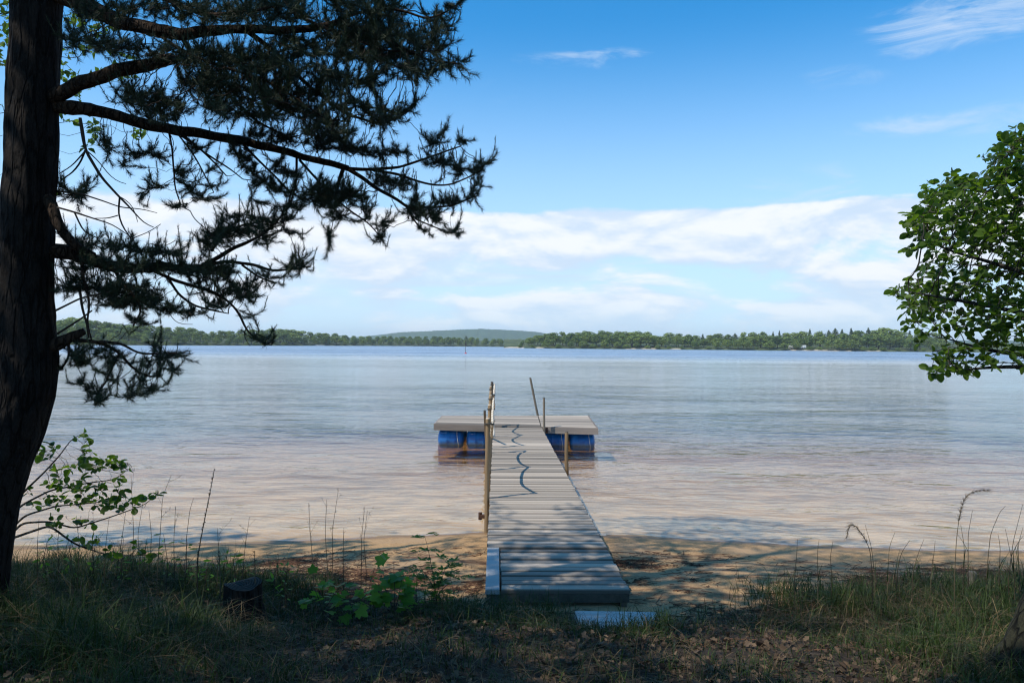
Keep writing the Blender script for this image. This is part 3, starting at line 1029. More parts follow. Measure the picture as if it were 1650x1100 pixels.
def capsule_pts(caps, depth, spacing, rng, dz=0.30, grow=1.0):
    out = []
    for c in caps:
        u0, v0, u1, v1, w = c[:5]
        dens = c[5] if len(c) > 5 else 1.0
        L = math.hypot(u1 - u0, v1 - v0)
        area = (L * 2 * w + math.pi * w * w) * (depth / FPX) ** 2
        n = max(1, int(round(area / spacing ** 2 * dens)))
        for _ in range(n):
            t = rng.random()
            r = w * grow * math.sqrt(rng.random()); a = rng.random() * 2 * math.pi
            u = u0 + (u1 - u0) * t + r * math.cos(a); v = v0 + (v1 - v0) * t + r * math.sin(a)
            out.append(at(u, v, depth + rng.normal(0, dz)))
    return np.array(out)


# ------------------------------------------------------------------ the pine on the left
PD = 4.6
trunk_px = [(-72, 1045, 150), (-60, 1010, 122), (-50, 980, 104), (-36, 900, 97), (-22, 820, 95), (-5, 760, 95), (19, 700, 93), (36, 640, 93), (41, 590, 95), (40, 540, 94), (38, 480, 88),
            (40, 420, 85), (44, 350, 83), (49, 278, 80), (52, 210, 78), (53, 139, 77), (57, 70, 76), (60, 0, 75), (64, -90, 72), (66, -200, 69), (66, -340, 64)]
tp = [(*at(u, v, PD), 0.94 * w * PD / FPX / 2) for u, v, w in trunk_px]
x_, y_, z_, r_ = tp[-1]
for k in range(1, 13):
    tp.append((x_ - 0.03 * k + 0.10 * math.sin(k * 0.7), y_ + 0.03 * k, z_ + 0.55 * k, r_ * (1 - 0.062 * k)))
tp = np.array(tp)
order = np.argsort(tp[:, 2]); tp = tp[order]
pine = thing('pine_tree', 'tall dark pine with long drooping needle boughs leaning at the left edge of the photo', 'tree',
             (tp[0][0], tp[0][1], float(ground_z(tp[0][0], tp[0][1]))))
tt = resample(tp, 0.03)
nseg = 56
ang = np.linspace(0, 2 * np.pi, nseg, endpoint=False)
a_i, z_i = np.meshgrid(ang, tt[:, 2], indexing='xy')
arc = a_i / (2 * np.pi)
plate = np.maximum(np.abs(vnoise(np.cos(a_i) * 3.5 + 7, z_i * 1.8 + np.sin(a_i) * 3.5, 3, 4)), 0)
rough = vnoise(np.cos(a_i) * 7 + 3, z_i * 6 + np.sin(a_i) * 7, 8, 3)
flare = 1 + 0.10 * np.exp(-np.maximum(z_i - 0.7, 0) * 5) * np.sin(a_i * 4 + 0.6)
Rr = tt[:, 3][:, None] * flare * (0.965 + 0.10 * np.minimum(plate * 2.4, 1.0) + 0.018 * rough)
V = np.stack([tt[:, 0][:, None] + Rr * np.cos(a_i), tt[:, 1][:, None] + Rr * np.sin(a_i), np.broadcast_to(tt[:, 2][:, None], Rr.shape)], -1).reshape(-1, 3)
m_ = len(tt)
i_, j_ = np.meshgrid(np.arange(m_ - 1), np.arange(nseg), indexing='ij')
F = np.stack([i_ * nseg + j_, i_ * nseg + (j_ + 1) % nseg, (i_ + 1) * nseg + (j_ + 1) % nseg, (i_ + 1) * nseg + j_], -1).reshape(-1, 4)
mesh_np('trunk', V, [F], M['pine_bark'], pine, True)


def limb(nodes):
    """nodes: (u, v, radius in px, depth) -> points and radii."""
    q = np.array([(*at(u, v, d), r * d / FPX) for u, v, r, d in nodes])
    q = resample(q, 0.035)
    n = len(q)
    k = np.arange(n) * 0.035
    sd = RNG.uniform(0, 50)
    env = np.clip(np.arange(n) / 6.0, 0, 1)[:, None] * (q[:, 3:4] * 0.55 + 0.003)
    q[:, :3] += env * np.stack([vnoise(k * 5 + sd, k * 0 + 1.5, 3, 2), vnoise(k * 5 + sd, k * 0 + 7.5, 5, 2), vnoise(k * 5 + sd, k * 0 + 13.5, 7, 2)], 1)
    q[:, 3] *= 1 + 0.16 * vnoise(k * 9 + sd, k * 0 + 3.5, 9, 2)
    return q[:, :3], q[:, 3]


limbs = {
    'A': [(60, 168, 13, 4.6), (95, 171, 12, 4.62), (140, 176, 10, 4.66), (200, 189, 9, 4.7), (260, 205, 8.2, 4.74), (320, 214, 7.6, 4.8), (380, 228, 7, 4.84), (430, 238, 6.3, 4.88), (480, 250, 5.6, 4.92), (530, 262, 5, 4.95), (562, 272, 4.4, 5.0)],
    'A1': [(562, 272, 3.2, 5.0), (600, 274, 2.6, 5.0), (640, 270, 2.2, 4.96), (680, 257, 1.8, 4.9), (710, 247, 1.5, 4.86), (742, 236, 1.1, 4.84)],
    'A2': [(600, 274, 2.4, 5.0), (640, 280, 2.1, 5.06), (672, 292, 1.9, 5.12), (695, 298, 1.7, 5.14), (725, 298, 1.4, 5.16), (760, 283, 1.1, 5.18), (782, 264, 0.9, 5.2)],
    'A3': [(560, 272, 3.4, 5.0), (585, 287, 3.2, 4.96), (610, 306, 2.9, 4.9), (640, 321, 2.6, 4.86), (660, 336, 2.2, 4.84), (695, 334, 1.7, 4.8), (732, 331, 1.3, 4.78), (762, 317, 1.0, 4.76)],
    'A4': [(655, 333, 1.5, 4.84), (668, 358, 1.2, 4.84), (684, 374, 1.0, 4.86)],
    'A5': [(668, 352, 1.3, 4.86), (700, 366, 1.1, 4.9), (728, 376, 0.8, 4.92)],
    'A6': [(553, 272, 3.2, 4.98), (545, 292, 3.0, 5.0), (542, 312, 2.4, 5.04)],
    'A7': [(482, 257, 2.2, 4.92), (510, 288, 2.0, 4.96), (535, 315, 1.7, 5.0), (565, 340, 1.5, 5.0), (592, 357, 1.2, 5.0), (615, 383, 0.9, 5.0)],
    'A8': [(478, 254, 2.0, 4.92), (477, 290, 1.8, 4.88), (474, 315, 1.5, 4.84), (462, 340, 1.2, 4.8), (456, 365, 1.0, 4.8)],
    'A9': [(282, 212, 2.0, 4.74), (318, 236, 1.6, 4.70), (345, 262, 1.3, 4.68), (365, 284, 0.9, 4.66)],
    'A10': [(292, 214, 1.7, 4.74), (330, 246, 1.5, 4.82), (372, 273, 1.2, 4.86), (392, 289, 0.8, 4.9)],
    'A11': [(272, 211, 1.7, 4.72), (279, 250, 1.5, 4.66), (281, 300, 1.2, 4.62), (291, 328, 0.9, 4.6)],
    'A12': [(390, 231, 2.0, 4.84), (420, 262, 1.8, 4.86), (447, 288, 1.5, 4.88), (470, 312, 1.2, 4.9), (500, 325, 0.9, 4.92)],
    'A13': [(280, 208, 1.6, 4.74), (310, 245, 1.3, 4.9), (332, 285, 1.1, 4.96), (345, 310, 0.8, 5.0)],
    'B': [(62, 166, 13, 4.6), (95, 149, 12, 4.58), (130, 133, 11, 4.55), (180, 116, 10.5, 4.5), (230, 104, 10, 4.46), (278, 96, 9.2, 4.42)],
    'C': [(60, -30, 16, 4.6), (118, -2, 14, 4.55), (165, 17, 13, 4.5), (200, 33, 12, 4.46), (240, 46, 11, 4.42), (285, 54, 10, 4.38), (350, 51, 8.5, 4.34), (400, 48, 7.2, 4.3), (450, 53, 6.2, 4.28), (500, 47, 5.4, 4.26), (545, 38, 4.4, 4.24), (600, 50, 3.2, 4.22), (640, 75, 2.4, 4.2), (690, 98, 1.8, 4.2), (742, 104, 1.1, 4.2)],
    'C1': [(395, 48, 4.2, 4.3), (430, 74, 3.8, 4.36), (460, 100, 3.4, 4.42), (490, 132, 2.9, 4.48), (520, 158, 2.6, 4.52), (560, 185, 2.2, 4.56), (610, 200, 1.8, 4.6), (645, 188, 1.4, 4.62), (670, 168, 1.0, 4.64)],
    'C2': [(290, 55, 3.6, 4.38), (310, 90, 3.2, 4.44), (350, 130, 2.7, 4.52), (385, 170, 2.2, 4.6), (420, 200, 1.7, 4.68), (470, 222, 1.2, 4.76)],
    'C3': [(520, 43, 3.0, 4.24), (580, 20, 2.4, 4.2), (640, 14, 2.0, 4.18), (690, 32, 1.6, 4.16), (720, 20, 1.2, 4.16), (742, 4, 0.9, 4.16)],
    'C4': [(440, -40, 4.0, 4.3), (455, -5, 3.4, 4.28), (470, 22, 2.8, 4.26), (510, 40, 2.3, 4.22), (560, 60, 2.0, 4.18), (620, 82, 1.6, 4.14), (670, 84, 1.2, 4.12), (715, 80, 0.9, 4.1)],
    'C5': [(240, 46, 3.0, 4.42), (300, 85, 2.6, 4.3), (350, 105, 2.1, 4.24), (420, 125, 1.7, 4.2), (480, 160, 1.3, 4.18), (520, 190, 1.0, 4.16)],
    'C6': [(600, 50, 2.0, 4.22), (620, 100, 1.6, 4.24), (655, 114, 1.2, 4.26), (690, 118, 0.9, 4.28)],
    'C7': [(190, -60, 6, 4.5), (240, -20, 5, 4.4), (290, 10, 4, 4.3), (340, 25, 3, 4.2), (400, 20, 2.4, 4.1), (450, 10, 1.6, 4.05)],
    'C8': [(330, -60, 5, 4.6), (400, -30, 4, 4.6), (480, -10, 3, 4.6), (560, 5, 2.2, 4.6), (620, -8, 1.6, 4.6)],
    'D': [(45, 402, 13, 4.6), (82, 405, 12.5, 4.64), (110, 408, 12, 4.68), (140, 416, 11, 4.72), (175, 427, 9.5, 4.78), (220, 430, 8, 4.84), (270, 431, 6.6, 4.9), (325, 430, 5.2, 4.96)],
    'D0': [(60, 300, 9, 4.6), (86, 335, 8.5, 4.55), (97, 368, 8, 4.55), (120, 396, 7.5, 4.6), (150, 414, 7, 4.7)],
    'D1': [(322, 430, 4.2, 4.96), (350, 415, 3.6, 4.98), (372, 400, 3.2, 5.0), (400, 390, 2.6, 5.0), (428, 376, 2.0, 5.0), (450, 352, 1.5, 5.0), (464, 330, 1.1, 5.0)],
    'D2': [(330, 428, 3.2, 4.96), (365, 420, 2.8, 5.0), (400, 424, 2.4, 5.04), (440, 436, 2.0, 5.08), (468, 434, 1.5, 5.1), (490, 430, 1.0, 5.12)],
    'D3': [(240, 432, 3.0, 4.86), (290, 456, 2.7, 4.9), (335, 466, 2.4, 4.92), (365, 482, 2.1, 4.94), (385, 503, 1.9, 4.95), (394, 528, 1.6, 4.96), (412, 548, 1.2, 4.97), (438, 556, 0.9, 4.98)],
    'D4': [(270, 446, 2.2, 4.88), (290, 478, 2.0, 4.86), (312, 492, 1.7, 4.84), (345, 500, 1.3, 4.82), (368, 505, 0.9, 4.8)],
    'D5': [(390, 427, 2.0, 5.02), (405, 438, 1.7, 5.0), (420, 448, 1.4, 4.98), (445, 456, 1.0, 4.96)],
    'D6': [(180, 428, 3.2, 4.78), (195, 450, 2.8, 4.74), (215, 475, 2.2, 4.7), (230, 500, 1.6, 4.68), (215, 525, 1.1, 4.66)],
    'D7': [(130, 414, 3.0, 4.7), (135, 450, 2.4, 4.66), (145, 490, 1.8, 4.62), (140, 520, 1.3, 4.6), (148, 548, 1.0, 4.6)],
    'D8': [(340, 405, 2.4, 5.0), (358, 380, 2.0, 5.02), (385, 362, 1.6, 5.02), (420, 358, 1.1, 5.02)],
    'E': [(50, 558, 13, 4.6), (88, 556, 11, 4.62), (112, 546, 8.5, 4.64), (137, 534, 5.5, 4.66)],
    'E1': [(118, 548, 4.0, 4.64), (150, 549, 3.0, 4.68), (178, 558, 2.6, 4.72), (195, 570, 2.4, 4.74), (212, 592, 2.0, 4.76), (238, 608, 1.5, 4.78), (262, 604, 1.0, 4.8)],
    'E2': [(160, 550, 2.4, 4.68), (195, 553, 2.0, 4.66), (225, 571, 1.7, 4.64), (255, 569, 1.4, 4.62), (286, 568, 0.9, 4.6)],
    'E3': [(192, 570, 1.9, 4.74), (180, 592, 1.7, 4.76), (170, 618, 1.4, 4.78), (155, 634, 1.0, 4.8)],
    'E4': [(110, 552, 2.4, 4.64), (112, 575, 1.8, 4.6), (100, 592, 1.2, 4.58)],
}
# where the needle-bearing shoots are (two end points and half width in pixels, density)
caps_far = [(690, 33, 742, 5, 9), (660, 55, 725, 48, 12), (650, 70, 722, 76, 11), (640, 90, 715, 82, 10), (640, 108, 742, 104, 12), (600, 121, 690, 119, 10),
            (540, 14, 640, 18, 24, 1.2), (520, 50, 640, 60, 28, 1.3), (540, 85, 640, 95, 20, 1.2), (500, 120, 560, 130, 18), (565, 132, 610, 136, 13),
            (540, 175, 620, 180, 12), (600, 196, 655, 190, 12), (650, 185, 674, 164, 7), (560, 165, 625, 170, 8),
            (290, 20, 490, 18, 28, 0.9), (300, 92, 480, 110, 30, 1.2), (300, 132, 470, 150, 28, 1.2), (330, 172, 450, 180, 20), (440, 150, 500, 190, 18),
            (100, 60, 290, 88, 22, 0.55), (190, 150, 290, 172, 20, 0.8), (205, 182, 290, 190, 10, 0.8), (440, 62, 520, 82, 18), (480, 150, 550, 160, 16), (500, 182, 540, 200, 14), (490, 212, 560, 215, 15),
            (130, 20, 280, 10, 20, 0.6)]
caps_mid = [(165, 218, 180, 255, 9), (203, 243, 222, 255, 8), (200, 268, 202, 270, 6), (232, 242, 268, 254, 7), (242, 300, 264, 304, 8), (226, 320, 228, 321, 7), (278, 332, 298, 330, 7),
            (286, 272, 300, 285, 8), (290, 285, 318, 318, 7), (332, 300, 352, 303, 5), (322, 324, 348, 318, 5), (345, 265, 350, 270, 4), (290, 228, 340, 248, 8, 0.5),
            (382, 246, 400, 260, 7), (370, 232, 400, 240, 9), (400, 217, 480, 222, 11), (385, 266, 440, 300, 9, 0.8), (440, 262, 480, 290, 11), (400, 321, 416, 322, 5), (430, 320, 436, 316, 4),
            (400, 291, 460, 308, 9, 0.8), (458, 318, 480, 302, 8), (498, 310, 520, 330, 9),
            (490, 322, 580, 320, 16, 1.3), (500, 302, 570, 312, 12, 1.2), (530, 342, 560, 350, 9), (590, 355, 628, 360, 8), (580, 332, 600, 345, 9), (528, 368, 537, 384, 6), (530, 400, 531, 401, 5),
            (600, 386, 632, 380, 6), (552, 242, 620, 246, 11, 1.2), (612, 246, 656, 245, 8), (500, 232, 560, 236, 13), (600, 286, 652, 300, 13), (664, 312, 674, 325, 8),
            (655, 336, 708, 345, 12, 1.3), (690, 331, 738, 326, 9), (738, 321, 772, 316, 7), (688, 226, 708, 235, 8), (705, 217, 722, 210, 7), (738, 231, 752, 226, 6),
            (692, 262, 748, 266, 11), (735, 278, 784, 271, 8), (782, 262, 790, 256, 5), (760, 300, 788, 296, 5), (682, 377, 686, 377, 6), (716, 374, 738, 379, 6), (735, 364, 737, 362, 4),
            (97, 302, 136, 322, 12), (130, 298, 158, 302, 5)]
caps_low = [(104, 392, 180, 396, 11, 0.8), (180, 396, 280, 411, 12, 0.8), (252, 402, 300, 406, 8, 0.8), (330, 400, 368, 362, 15, 1.4), (340, 380, 440, 362, 13, 1.2), (360, 352, 430, 351, 7),
            (430, 360, 468, 352, 9), (450, 340, 478, 331, 8), (410, 386, 440, 386, 8), (458, 376, 480, 376, 6), (470, 417, 488, 424, 10, 1.3), (456, 427, 486, 430, 8), (420, 441, 452, 455, 8),
            (340, 432, 370, 441, 12), (280, 432, 370, 446, 14, 1.2), (350, 471, 408, 475, 11, 1.3), (390, 466, 410, 456, 6), (330, 491, 368, 490, 8), (292, 502, 328, 505, 7), (396, 502, 408, 514, 5),
            (405, 543, 440, 551, 9), (100, 422, 280, 432, 16, 1.0), (100, 462, 250, 470, 18, 0.9), (170, 482, 260, 491, 16, 1.3), (200, 512, 238, 520, 9), (104, 445, 180, 466, 10, 0.7), (250, 492, 284, 500, 7),
            (300, 445, 340, 480, 9, 0.6)]
caps_bot = [(104, 565, 150, 588, 12, 0.9), (95, 592, 100, 600, 6), (125, 610, 160, 648, 9), (150, 632, 160, 648, 8), (162, 602, 194, 618, 6), (202, 622, 214, 640, 7), (222, 632, 258, 626, 7),
            (232, 582, 288, 572, 8), (260, 592, 286, 600, 6), (272, 562, 292, 574, 6), (240, 562, 268, 556, 5), (130, 562, 200, 575, 9, 0.7), (215, 598, 258, 608, 6)]

big_limbs = ('A', 'B', 'C', 'C7', 'D', 'D0', 'E')
seedP, seedPar, thick = [], [], []
for key, nodes in limbs.items():
    P, R = limb(nodes)
    mb = MB()
    nside = 14 if key in big_limbs else 7
    mb.tube(P, R, nside, True, RNG.random(), 0.05 if key in big_limbs else 0.0)
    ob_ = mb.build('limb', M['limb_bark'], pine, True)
    if key == 'B':
        mb = MB()
        d = unit(P[-1] - P[-2])
        mb.tube([P[-1], P[-1] + d * 0.004], [R[-1] * 0.98, R[-1] * 0.9], 14, True, 0.3)
        mb.build('sawn_end', M['cut'], ob_)
    if key in ('B', 'E'):
        continue
    n0 = len(thick)
    seedP.append(P[3:]); seedPar += [-1] * len(P[3:]); thick += [True] * len(P[3:])
# dead bare twigs
for tw in ([(129, 190, 2.4), (137, 243, 2.6), (155, 270, 2.1), (172, 297, 1.9), (193, 317, 1.7), (215, 340, 1.1), (232, 360, 0.9), (248, 366, 0.6)],
           [(137, 243, 1.9), (130, 262, 1.5), (115, 280, 1.2), (98, 290, 0.9)], [(140, 243, 1.1), (160, 260, 0.9), (175, 282, 0.8), (190, 294, 0.7), (203, 296, 0.5)],
           [(136, 245, 1.2), (115, 268, 0.9), (95, 280, 0.7)], [(193, 317, 1.5), (190, 347, 1.3), (200, 370, 1.0), (212, 385, 0.7)], [(190, 347, 1.0), (175, 352, 0.8), (152, 352, 0.7)],
           [(90, 308, 1.7), (130, 312, 1.5), (165, 324, 1.2), (195, 335, 1.0), (230, 337, 0.8), (253, 343, 0.5)], [(92, 334, 1.8), (128, 344, 1.5), (152, 353, 1.2), (180, 362, 1.0), (205, 378, 0.7)],
           [(195, 318, 0.9), (212, 328, 0.7), (218, 345, 0.6), (222, 358, 0.5)], [(120, 342, 1.4), (135, 375, 0.0 + 1.1), (160, 384, 0.9)], [(213, 384, 0.8), (240, 374, 0.6), (259, 361, 0.5)],
           [(240, 392, 0.7), (268, 398, 0.6), (283, 387, 0.5)], [(127, 455, 2.2), (133, 500, 1.9), (140, 520, 1.6), (142, 545, 1.3)], [(90, 500, 1.8), (130, 480, 1.5), (190, 468, 1.2)], [(92, 538, 1.9), (120, 520, 1.5), (148, 500, 1.2)],
           [(400, 525, 0.9), (391, 535, 0.8), (396, 550, 0.6), (403, 557, 0.5)], [(272, 503, 0.7), (282, 520, 0.6), (295, 523, 0.5), (310, 522, 0.5)]):
    dd = RNG.uniform(4.5, 4.8)
    P, R = limb([(u, v, r, dd + 0.02 * k) for k, (u, v, r) in enumerate(tw)])
    mb = MB(); mb.tube(P, R, 6, True, RNG.random())
    mb.build('dead_twig', M['twig'], pine, True)

seedP = np.vstack(seedP)
rg = np.random.default_rng(21)
SP = 0.027
att = np.vstack([capsule_pts(caps_far, 4.36, SP, rg, 0.22, 0.72), capsule_pts(caps_mid, 4.86, SP, rg, 0.16, 0.72),
                 capsule_pts(caps_low, 4.86, SP, rg, 0.18, 0.72), capsule_pts(caps_bot, 4.7, SP, rg, 0.12, 0.72)])
P, par = colonize(seedP, seedPar, att, 0.028, 0.022, 90, rg, 0.0, 0.20)
ns = len(seedP)
tips, hh, has = skeleton_stats(par)
e = np.arange(ns, len(P))
rad = np.minimum(0.0013 * tips[e] ** 0.42, 0.012)
pr = par[e]
rp = np.where(pr >= ns, np.minimum(0.0013 * tips[pr] ** 0.42, 0.012), rad)
V, F = twig_mesh(P[pr], P[e], rp, rad, 4)
mesh_np('twigs', V, [F], M['twig'], pine)
young = e[(hh[e] <= 3)]
tip = e[(~has[e])]
# this year's shoots run on from every tip, bending up towards the light
sd_ = unit(unit(P[tip] - P[par[tip]]) + np.array([0.10, 0, 0.30]) + rg.normal(0, 0.28, (len(tip), 3)))
sl_ = rg.uniform(0.045, 0.105, (len(tip), 1))
mid_ = P[tip] + sd_ * sl_ * 0.55
end_ = mid_ + unit(sd_ + np.array([0, 0, 0.35])) * sl_ * 0.45
S0 = np.vstack([P[par[young]], P[tip], mid_]); S1 = np.vstack([P[young], mid_, end_])
V1, F1, r1 = needle_mesh(S0, S1, 36, 0.044, 0.0026, rg, (0.40, 1.02))
Vs_, Fs_ = twig_mesh(np.vstack([P[tip], mid_]), np.vstack([mid_, end_]), np.full(2 * len(tip), 0.0017), np.full(2 * len(tip), 0.0014), 4)
mesh_np('shoots', Vs_, [Fs_], M['twig'], pine)
P = P.copy(); P[tip] = end_
upt = tip[rg.random(len(tip)) < 0.30]
cd = np.array([0, 0, 1.0]) + 0.45 * unit(P[upt] - P[par[upt]]) + rg.normal(0, 0.15, (len(upt), 3))
c1 = P[upt] + unit(cd) * rg.uniform(0.05, 0.10, (len(upt), 1))
V2, F2, r2 = needle_mesh(P[upt], c1, 34, 0.024, 0.0026, rg, (0.35, 0.8))
V3, F3 = twig_mesh(P[upt], c1, np.full(len(upt), 0.0022), np.full(len(upt), 0.0016), 4)
V = np.vstack([V1, V2, V3])
mesh_np('needles', V, [np.vstack([F1, F2 + len(V1)]), F3 + len(V1) + len(V2)], M['needles'], pine, False,
        {'rnd': np.concatenate([r1, r2, np.full(len(V3), 0.9)])})
print('pine', len(att), len(P), len(V))

# upper crown of the same pine, above the picture: it shades the beach and the landward half of the jetty
def blob_pts(blobs, n, rng):
    """Points through ellipsoids (x, y, z, rx, ry, rz, weight)."""
    w = np.array([b[6] for b in blobs], float); w /= w.sum()
    k = rng.choice(len(blobs), n, p=w)
    B = np.array([b[:6] for b in blobs])[k]
    d = unit(rng.normal(size=(n, 3))) * (rng.random((n, 1)) ** 0.45)
    return B[:, :3] + d * B[:, 3:]


rg = np.random.default_rng(33)
tr_up = tt[(tt[:, 2] > 6.2)]
seeds = tr_up[::8, :3]
blobs = []
for k in range(58):
    zc = rg.uniform(6.6, 11.6)
    an = rg.uniform(0, 2 * np.pi)
    reach = rg.uniform(0.6, 2.7) * (1.15 - 0.06 * (zc - 6))
    cx, cy = -2.9 + reach * math.cos(an), 4.75 + reach * math.sin(an) * 0.85
    if cx > -1.9 and zc < 7.2:
        zc += 1.2
    if k >= 26:
        cx, cy, zc = rg.uniform(-3.4, 1.8), rg.uniform(3.9, 6.3), rg.uniform(8.0, 9.4)
    if k >= 48:
        cx, cy, zc = rg.uniform(-3.6, -0.6), rg.uniform(6.2, 7.0), rg.uniform(7.9, 8.9)
    blobs.append((cx, cy, zc, rg.uniform(0.5, 0.95), rg.uniform(0.5, 0.9), rg.uniform(0.22, 0.4), 0.90 if k >= 26 else 1.0))
blobs += [(-2.45, 7.45, 8.4, 1.5, 0.60, 0.5, 13.0), (-1.3, 7.2, 8.3, 0.8, 0.4, 0.35, 3.0)]
A_ = blob_pts(blobs, 12000, rg)
P, par = colonize(seeds, [-1] * len(seeds), A_, 0.10, 0.11, 80, rg, 0.0, 0.2)
ns = len(seeds)
tips, hh, has = skeleton_stats(par)
e = np.arange(ns, len(P)); pr = par[e]
rad = np.minimum(0.0022 * tips[e] ** 0.5, 0.06)
rp = np.where(pr >= ns, np.minimum(0.0022 * tips[pr] ** 0.5, 0.06), rad)
V, F = twig_mesh(P[pr], P[e], rp, rad, 5)
mesh_np('upper_sprays', V, [F], M['limb_bark'], pine)
young = e[hh[e] <= 2]
V1, F1, r1 = needle_mesh(P[par[young]], P[young], 30, 0.085, 0.0058, rg)
mesh_np('upper_needles', V1, [F1], M['needles'], pine, False, {'rnd': r1})
print('upper pine', len(P), len(V1))


# ------------------------------------------------------------------ broadleaf trees and saplings at the shore
def poly_pts(poly, n, d0, d1, rng):
    poly = np.array(poly, float)
    lo, hi = poly.min(0), poly.max(0)
    out = []
    while len(out) < n:
        q = lo + rng.random((n * 2, 2)) * (hi - lo)
        ins = np.zeros(len(q), bool)
        j = len(poly) - 1
        for i in range(len(poly)):
            a, b = poly[i], poly[j]
            c = (a[1] > q[:, 1]) != (b[1] > q[:, 1])
            with np.errstate(divide='ignore', invalid='ignore'):
                xx = (b[0] - a[0]) * (q[:, 1] - a[1]) / (b[1] - a[1]) + a[0]
            ins ^= c & (q[:, 0] < xx)
            j = i
        out += [at(u, v, rng.uniform(d0, d1)) for u, v in q[ins]]
    return np.array(out[:n])


def leafy(parent, P, par, ns, rng, kind, size, mkey, per=2, maxh=2, r_tip=0.0012, rmax=0.03, bark='grey_bark', twigname='twig_sprays', leafname='leaves', updir=0.75, spread=0.9, tipleaf=True):
    tips, hh, has = skeleton_stats(par)
    e = np.arange(ns, len(P)); pr = par[e]
    rad = np.minimum(r_tip * tips[e] ** 0.45, rmax)
    rp = np.where(pr >= ns, np.minimum(r_tip * tips[pr] ** 0.45, rmax), rad)
    V, F = twig_mesh(P[pr], P[e], rp, rad, 5)
    mesh_np(twigname, V, [F], M[bark], parent)
    y = e[hh[e] <= maxh]
    base = np.repeat(P[y], per, 0) + np.repeat(P[par[y]] - P[y], per, 0) * rng.random((len(y) * per, 1))
    ax_ = np.repeat(unit(P[y] - P[par[y]]), per, 0)
    d = unit(ax_ * 0.5 + rng.normal(0, spread, ax_.shape) * np.array([1, 1, 0.55]))
    up = unit(rng.normal(0, 0.55, d.shape) + np.array([0, 0, updir]))
    sz = size * rng.uniform(0.45, 1.3, len(d))
    base = base + d * (0.25 * sz)[:, None]
    V, F, r = leaf_mesh(base, d, up, sz, kind, rng, 0.55, 0.3)
    mesh_np(leafname, V, F, M[mkey], parent, False, {'rnd': r})
    return len(base)


# alder on the right: mossy foot in the corner, trunk leaning out of the picture, boughs reaching back in
rg = np.random.default_rng(5)
foot = at(1672, 1075, 3.75)
fz = float(ground_z(foot[0], foot[1]))
alder = thing('alder_tree', 'round-leaved green tree reaching in from the right edge, its mossy foot in the corner', 'tree', (foot[0], foot[1], fz))
tk = np.array([(foot[0] + 0.02, foot[1], fz - 0.2, 0.34), (foot[0] + 0.05, foot[1], fz + 0.05, 0.24), (foot[0] + 0.12, foot[1] + 0.02, fz + 0.25, 0.165), (foot[0] + 0.26, foot[1] + 0.05, fz + 0.6, 0.135),
               (foot[0] + 0.55, foot[1] + 0.2, fz + 1.5, 0.12), (foot[0] + 0.85, foot[1] + 0.45, fz + 2.6, 0.105), (foot[0] + 1.0, foot[1] + 0.8, fz + 3.8, 0.085), (foot[0] + 1.0, foot[1] + 1.0, fz + 5.2, 0.055), (foot[0] + 1.05, foot[1] + 1.1, fz + 6.2, 0.02)])
tk = resample(tk, 0.06)
mb = MB(); mb.tube(tk[:, :3], tk[:, 3] * (1 + 0.05 * np.sin(np.arange(len(tk)) * 0.9)), 22, True, 0.4, 0.06)
mb.build('trunk', M['mossy_bark'], alder, True)
alder_poly = [(1760, 170), (1700, 190), (1650, 212), (1608, 228), (1593, 255), (1591, 278), (1568, 291), (1530, 288), (1499, 304), (1478, 333), (1453, 364), (1463, 376), (1463, 402), (1478, 414),
              (1489, 430), (1471, 448), (1439, 467), (1452, 498), (1459, 517), (1471, 528), (1490, 551), (1505, 570), (1505, 602), (1533, 605), (1564, 602), (1598, 592), (1650, 598), (1760, 590)]
bs = []
for br in ([(1830, 560, 4.7), (1740, 580, 4.7), (1650, 572, 4.72), (1600, 566, 4.74), (1560, 556, 4.76), (1525, 545, 4.78)],
           [(1840, 480, 4.8), (1740, 470, 4.8), (1650, 440, 4.8), (1590, 420, 4.8), (1530, 405, 4.82), (1490, 385, 4.84)],
           [(1840, 420, 5.0), (1740, 400, 5.0), (1670, 350, 5.0), (1620, 310, 5.0), (1605, 270, 5.0)],
           [(1830, 520, 4.5), (1740, 520, 4.5), (1650, 505, 4.5), (1580, 490, 4.5), (1510, 478, 4.5), (1465, 470, 4.5)],
           [(1740, 580, 4.7), (1690, 592, 4.66), (1640, 590, 4.6), (1590, 592, 4.56), (1545, 596, 4.5)],
           [(1830, 330, 5.2), (1760, 280, 5.2), (1700, 240, 5.2)]):
    p = resample(np.array([(*at(u, v, d), 0.022 - 0.018 * k / (len(br) - 1)) for k, (u, v, d) in enumerate(br)]), 0.06)
    # root the bough on the trunk
    j = np.argmin(np.abs(tk[:, 2] - (p[0, 2] - 0.35)))
    p = np.vstack([[*tk[j, :3], 0.05], p])
    p = resample(p, 0.06)
    mb = MB(); mb.tube(p[:, :3], p[:, 3], 9, True, 0.4, 0.03)
    mb.build('bough', M['grey_bark'], alder, True)
    bs.append(p[6:, :3])
seeds = np.vstack(bs)
A_ = poly_pts(alder_poly, 4600, 4.25, 5.5, rg)
A_ = A_[(vnoise(A_[:, 0] * 3.6 + A_[:, 1] * 1.7, A_[:, 2] * 3.6 - A_[:, 1] * 1.2, 17, 2) > -0.16)]
A_ = np.vstack([A_, capsule_pts([(1500, 302, 1482, 292, 5), (1456, 364, 1446, 360, 4), (1445, 467, 1434, 464, 4), (1472, 530, 1456, 521, 4), (1526, 290, 1530, 280, 4), (1592, 258, 1584, 250, 4), (1620, 220, 1644, 206, 7), (1506, 598, 1499, 605, 4), (1466, 404, 1456, 399, 4), (1560, 290, 1552, 282, 4), (1490, 545, 1480, 552, 4), (1470, 500, 1455, 497, 4)], 4.8, 0.03, rg, 0.1)])
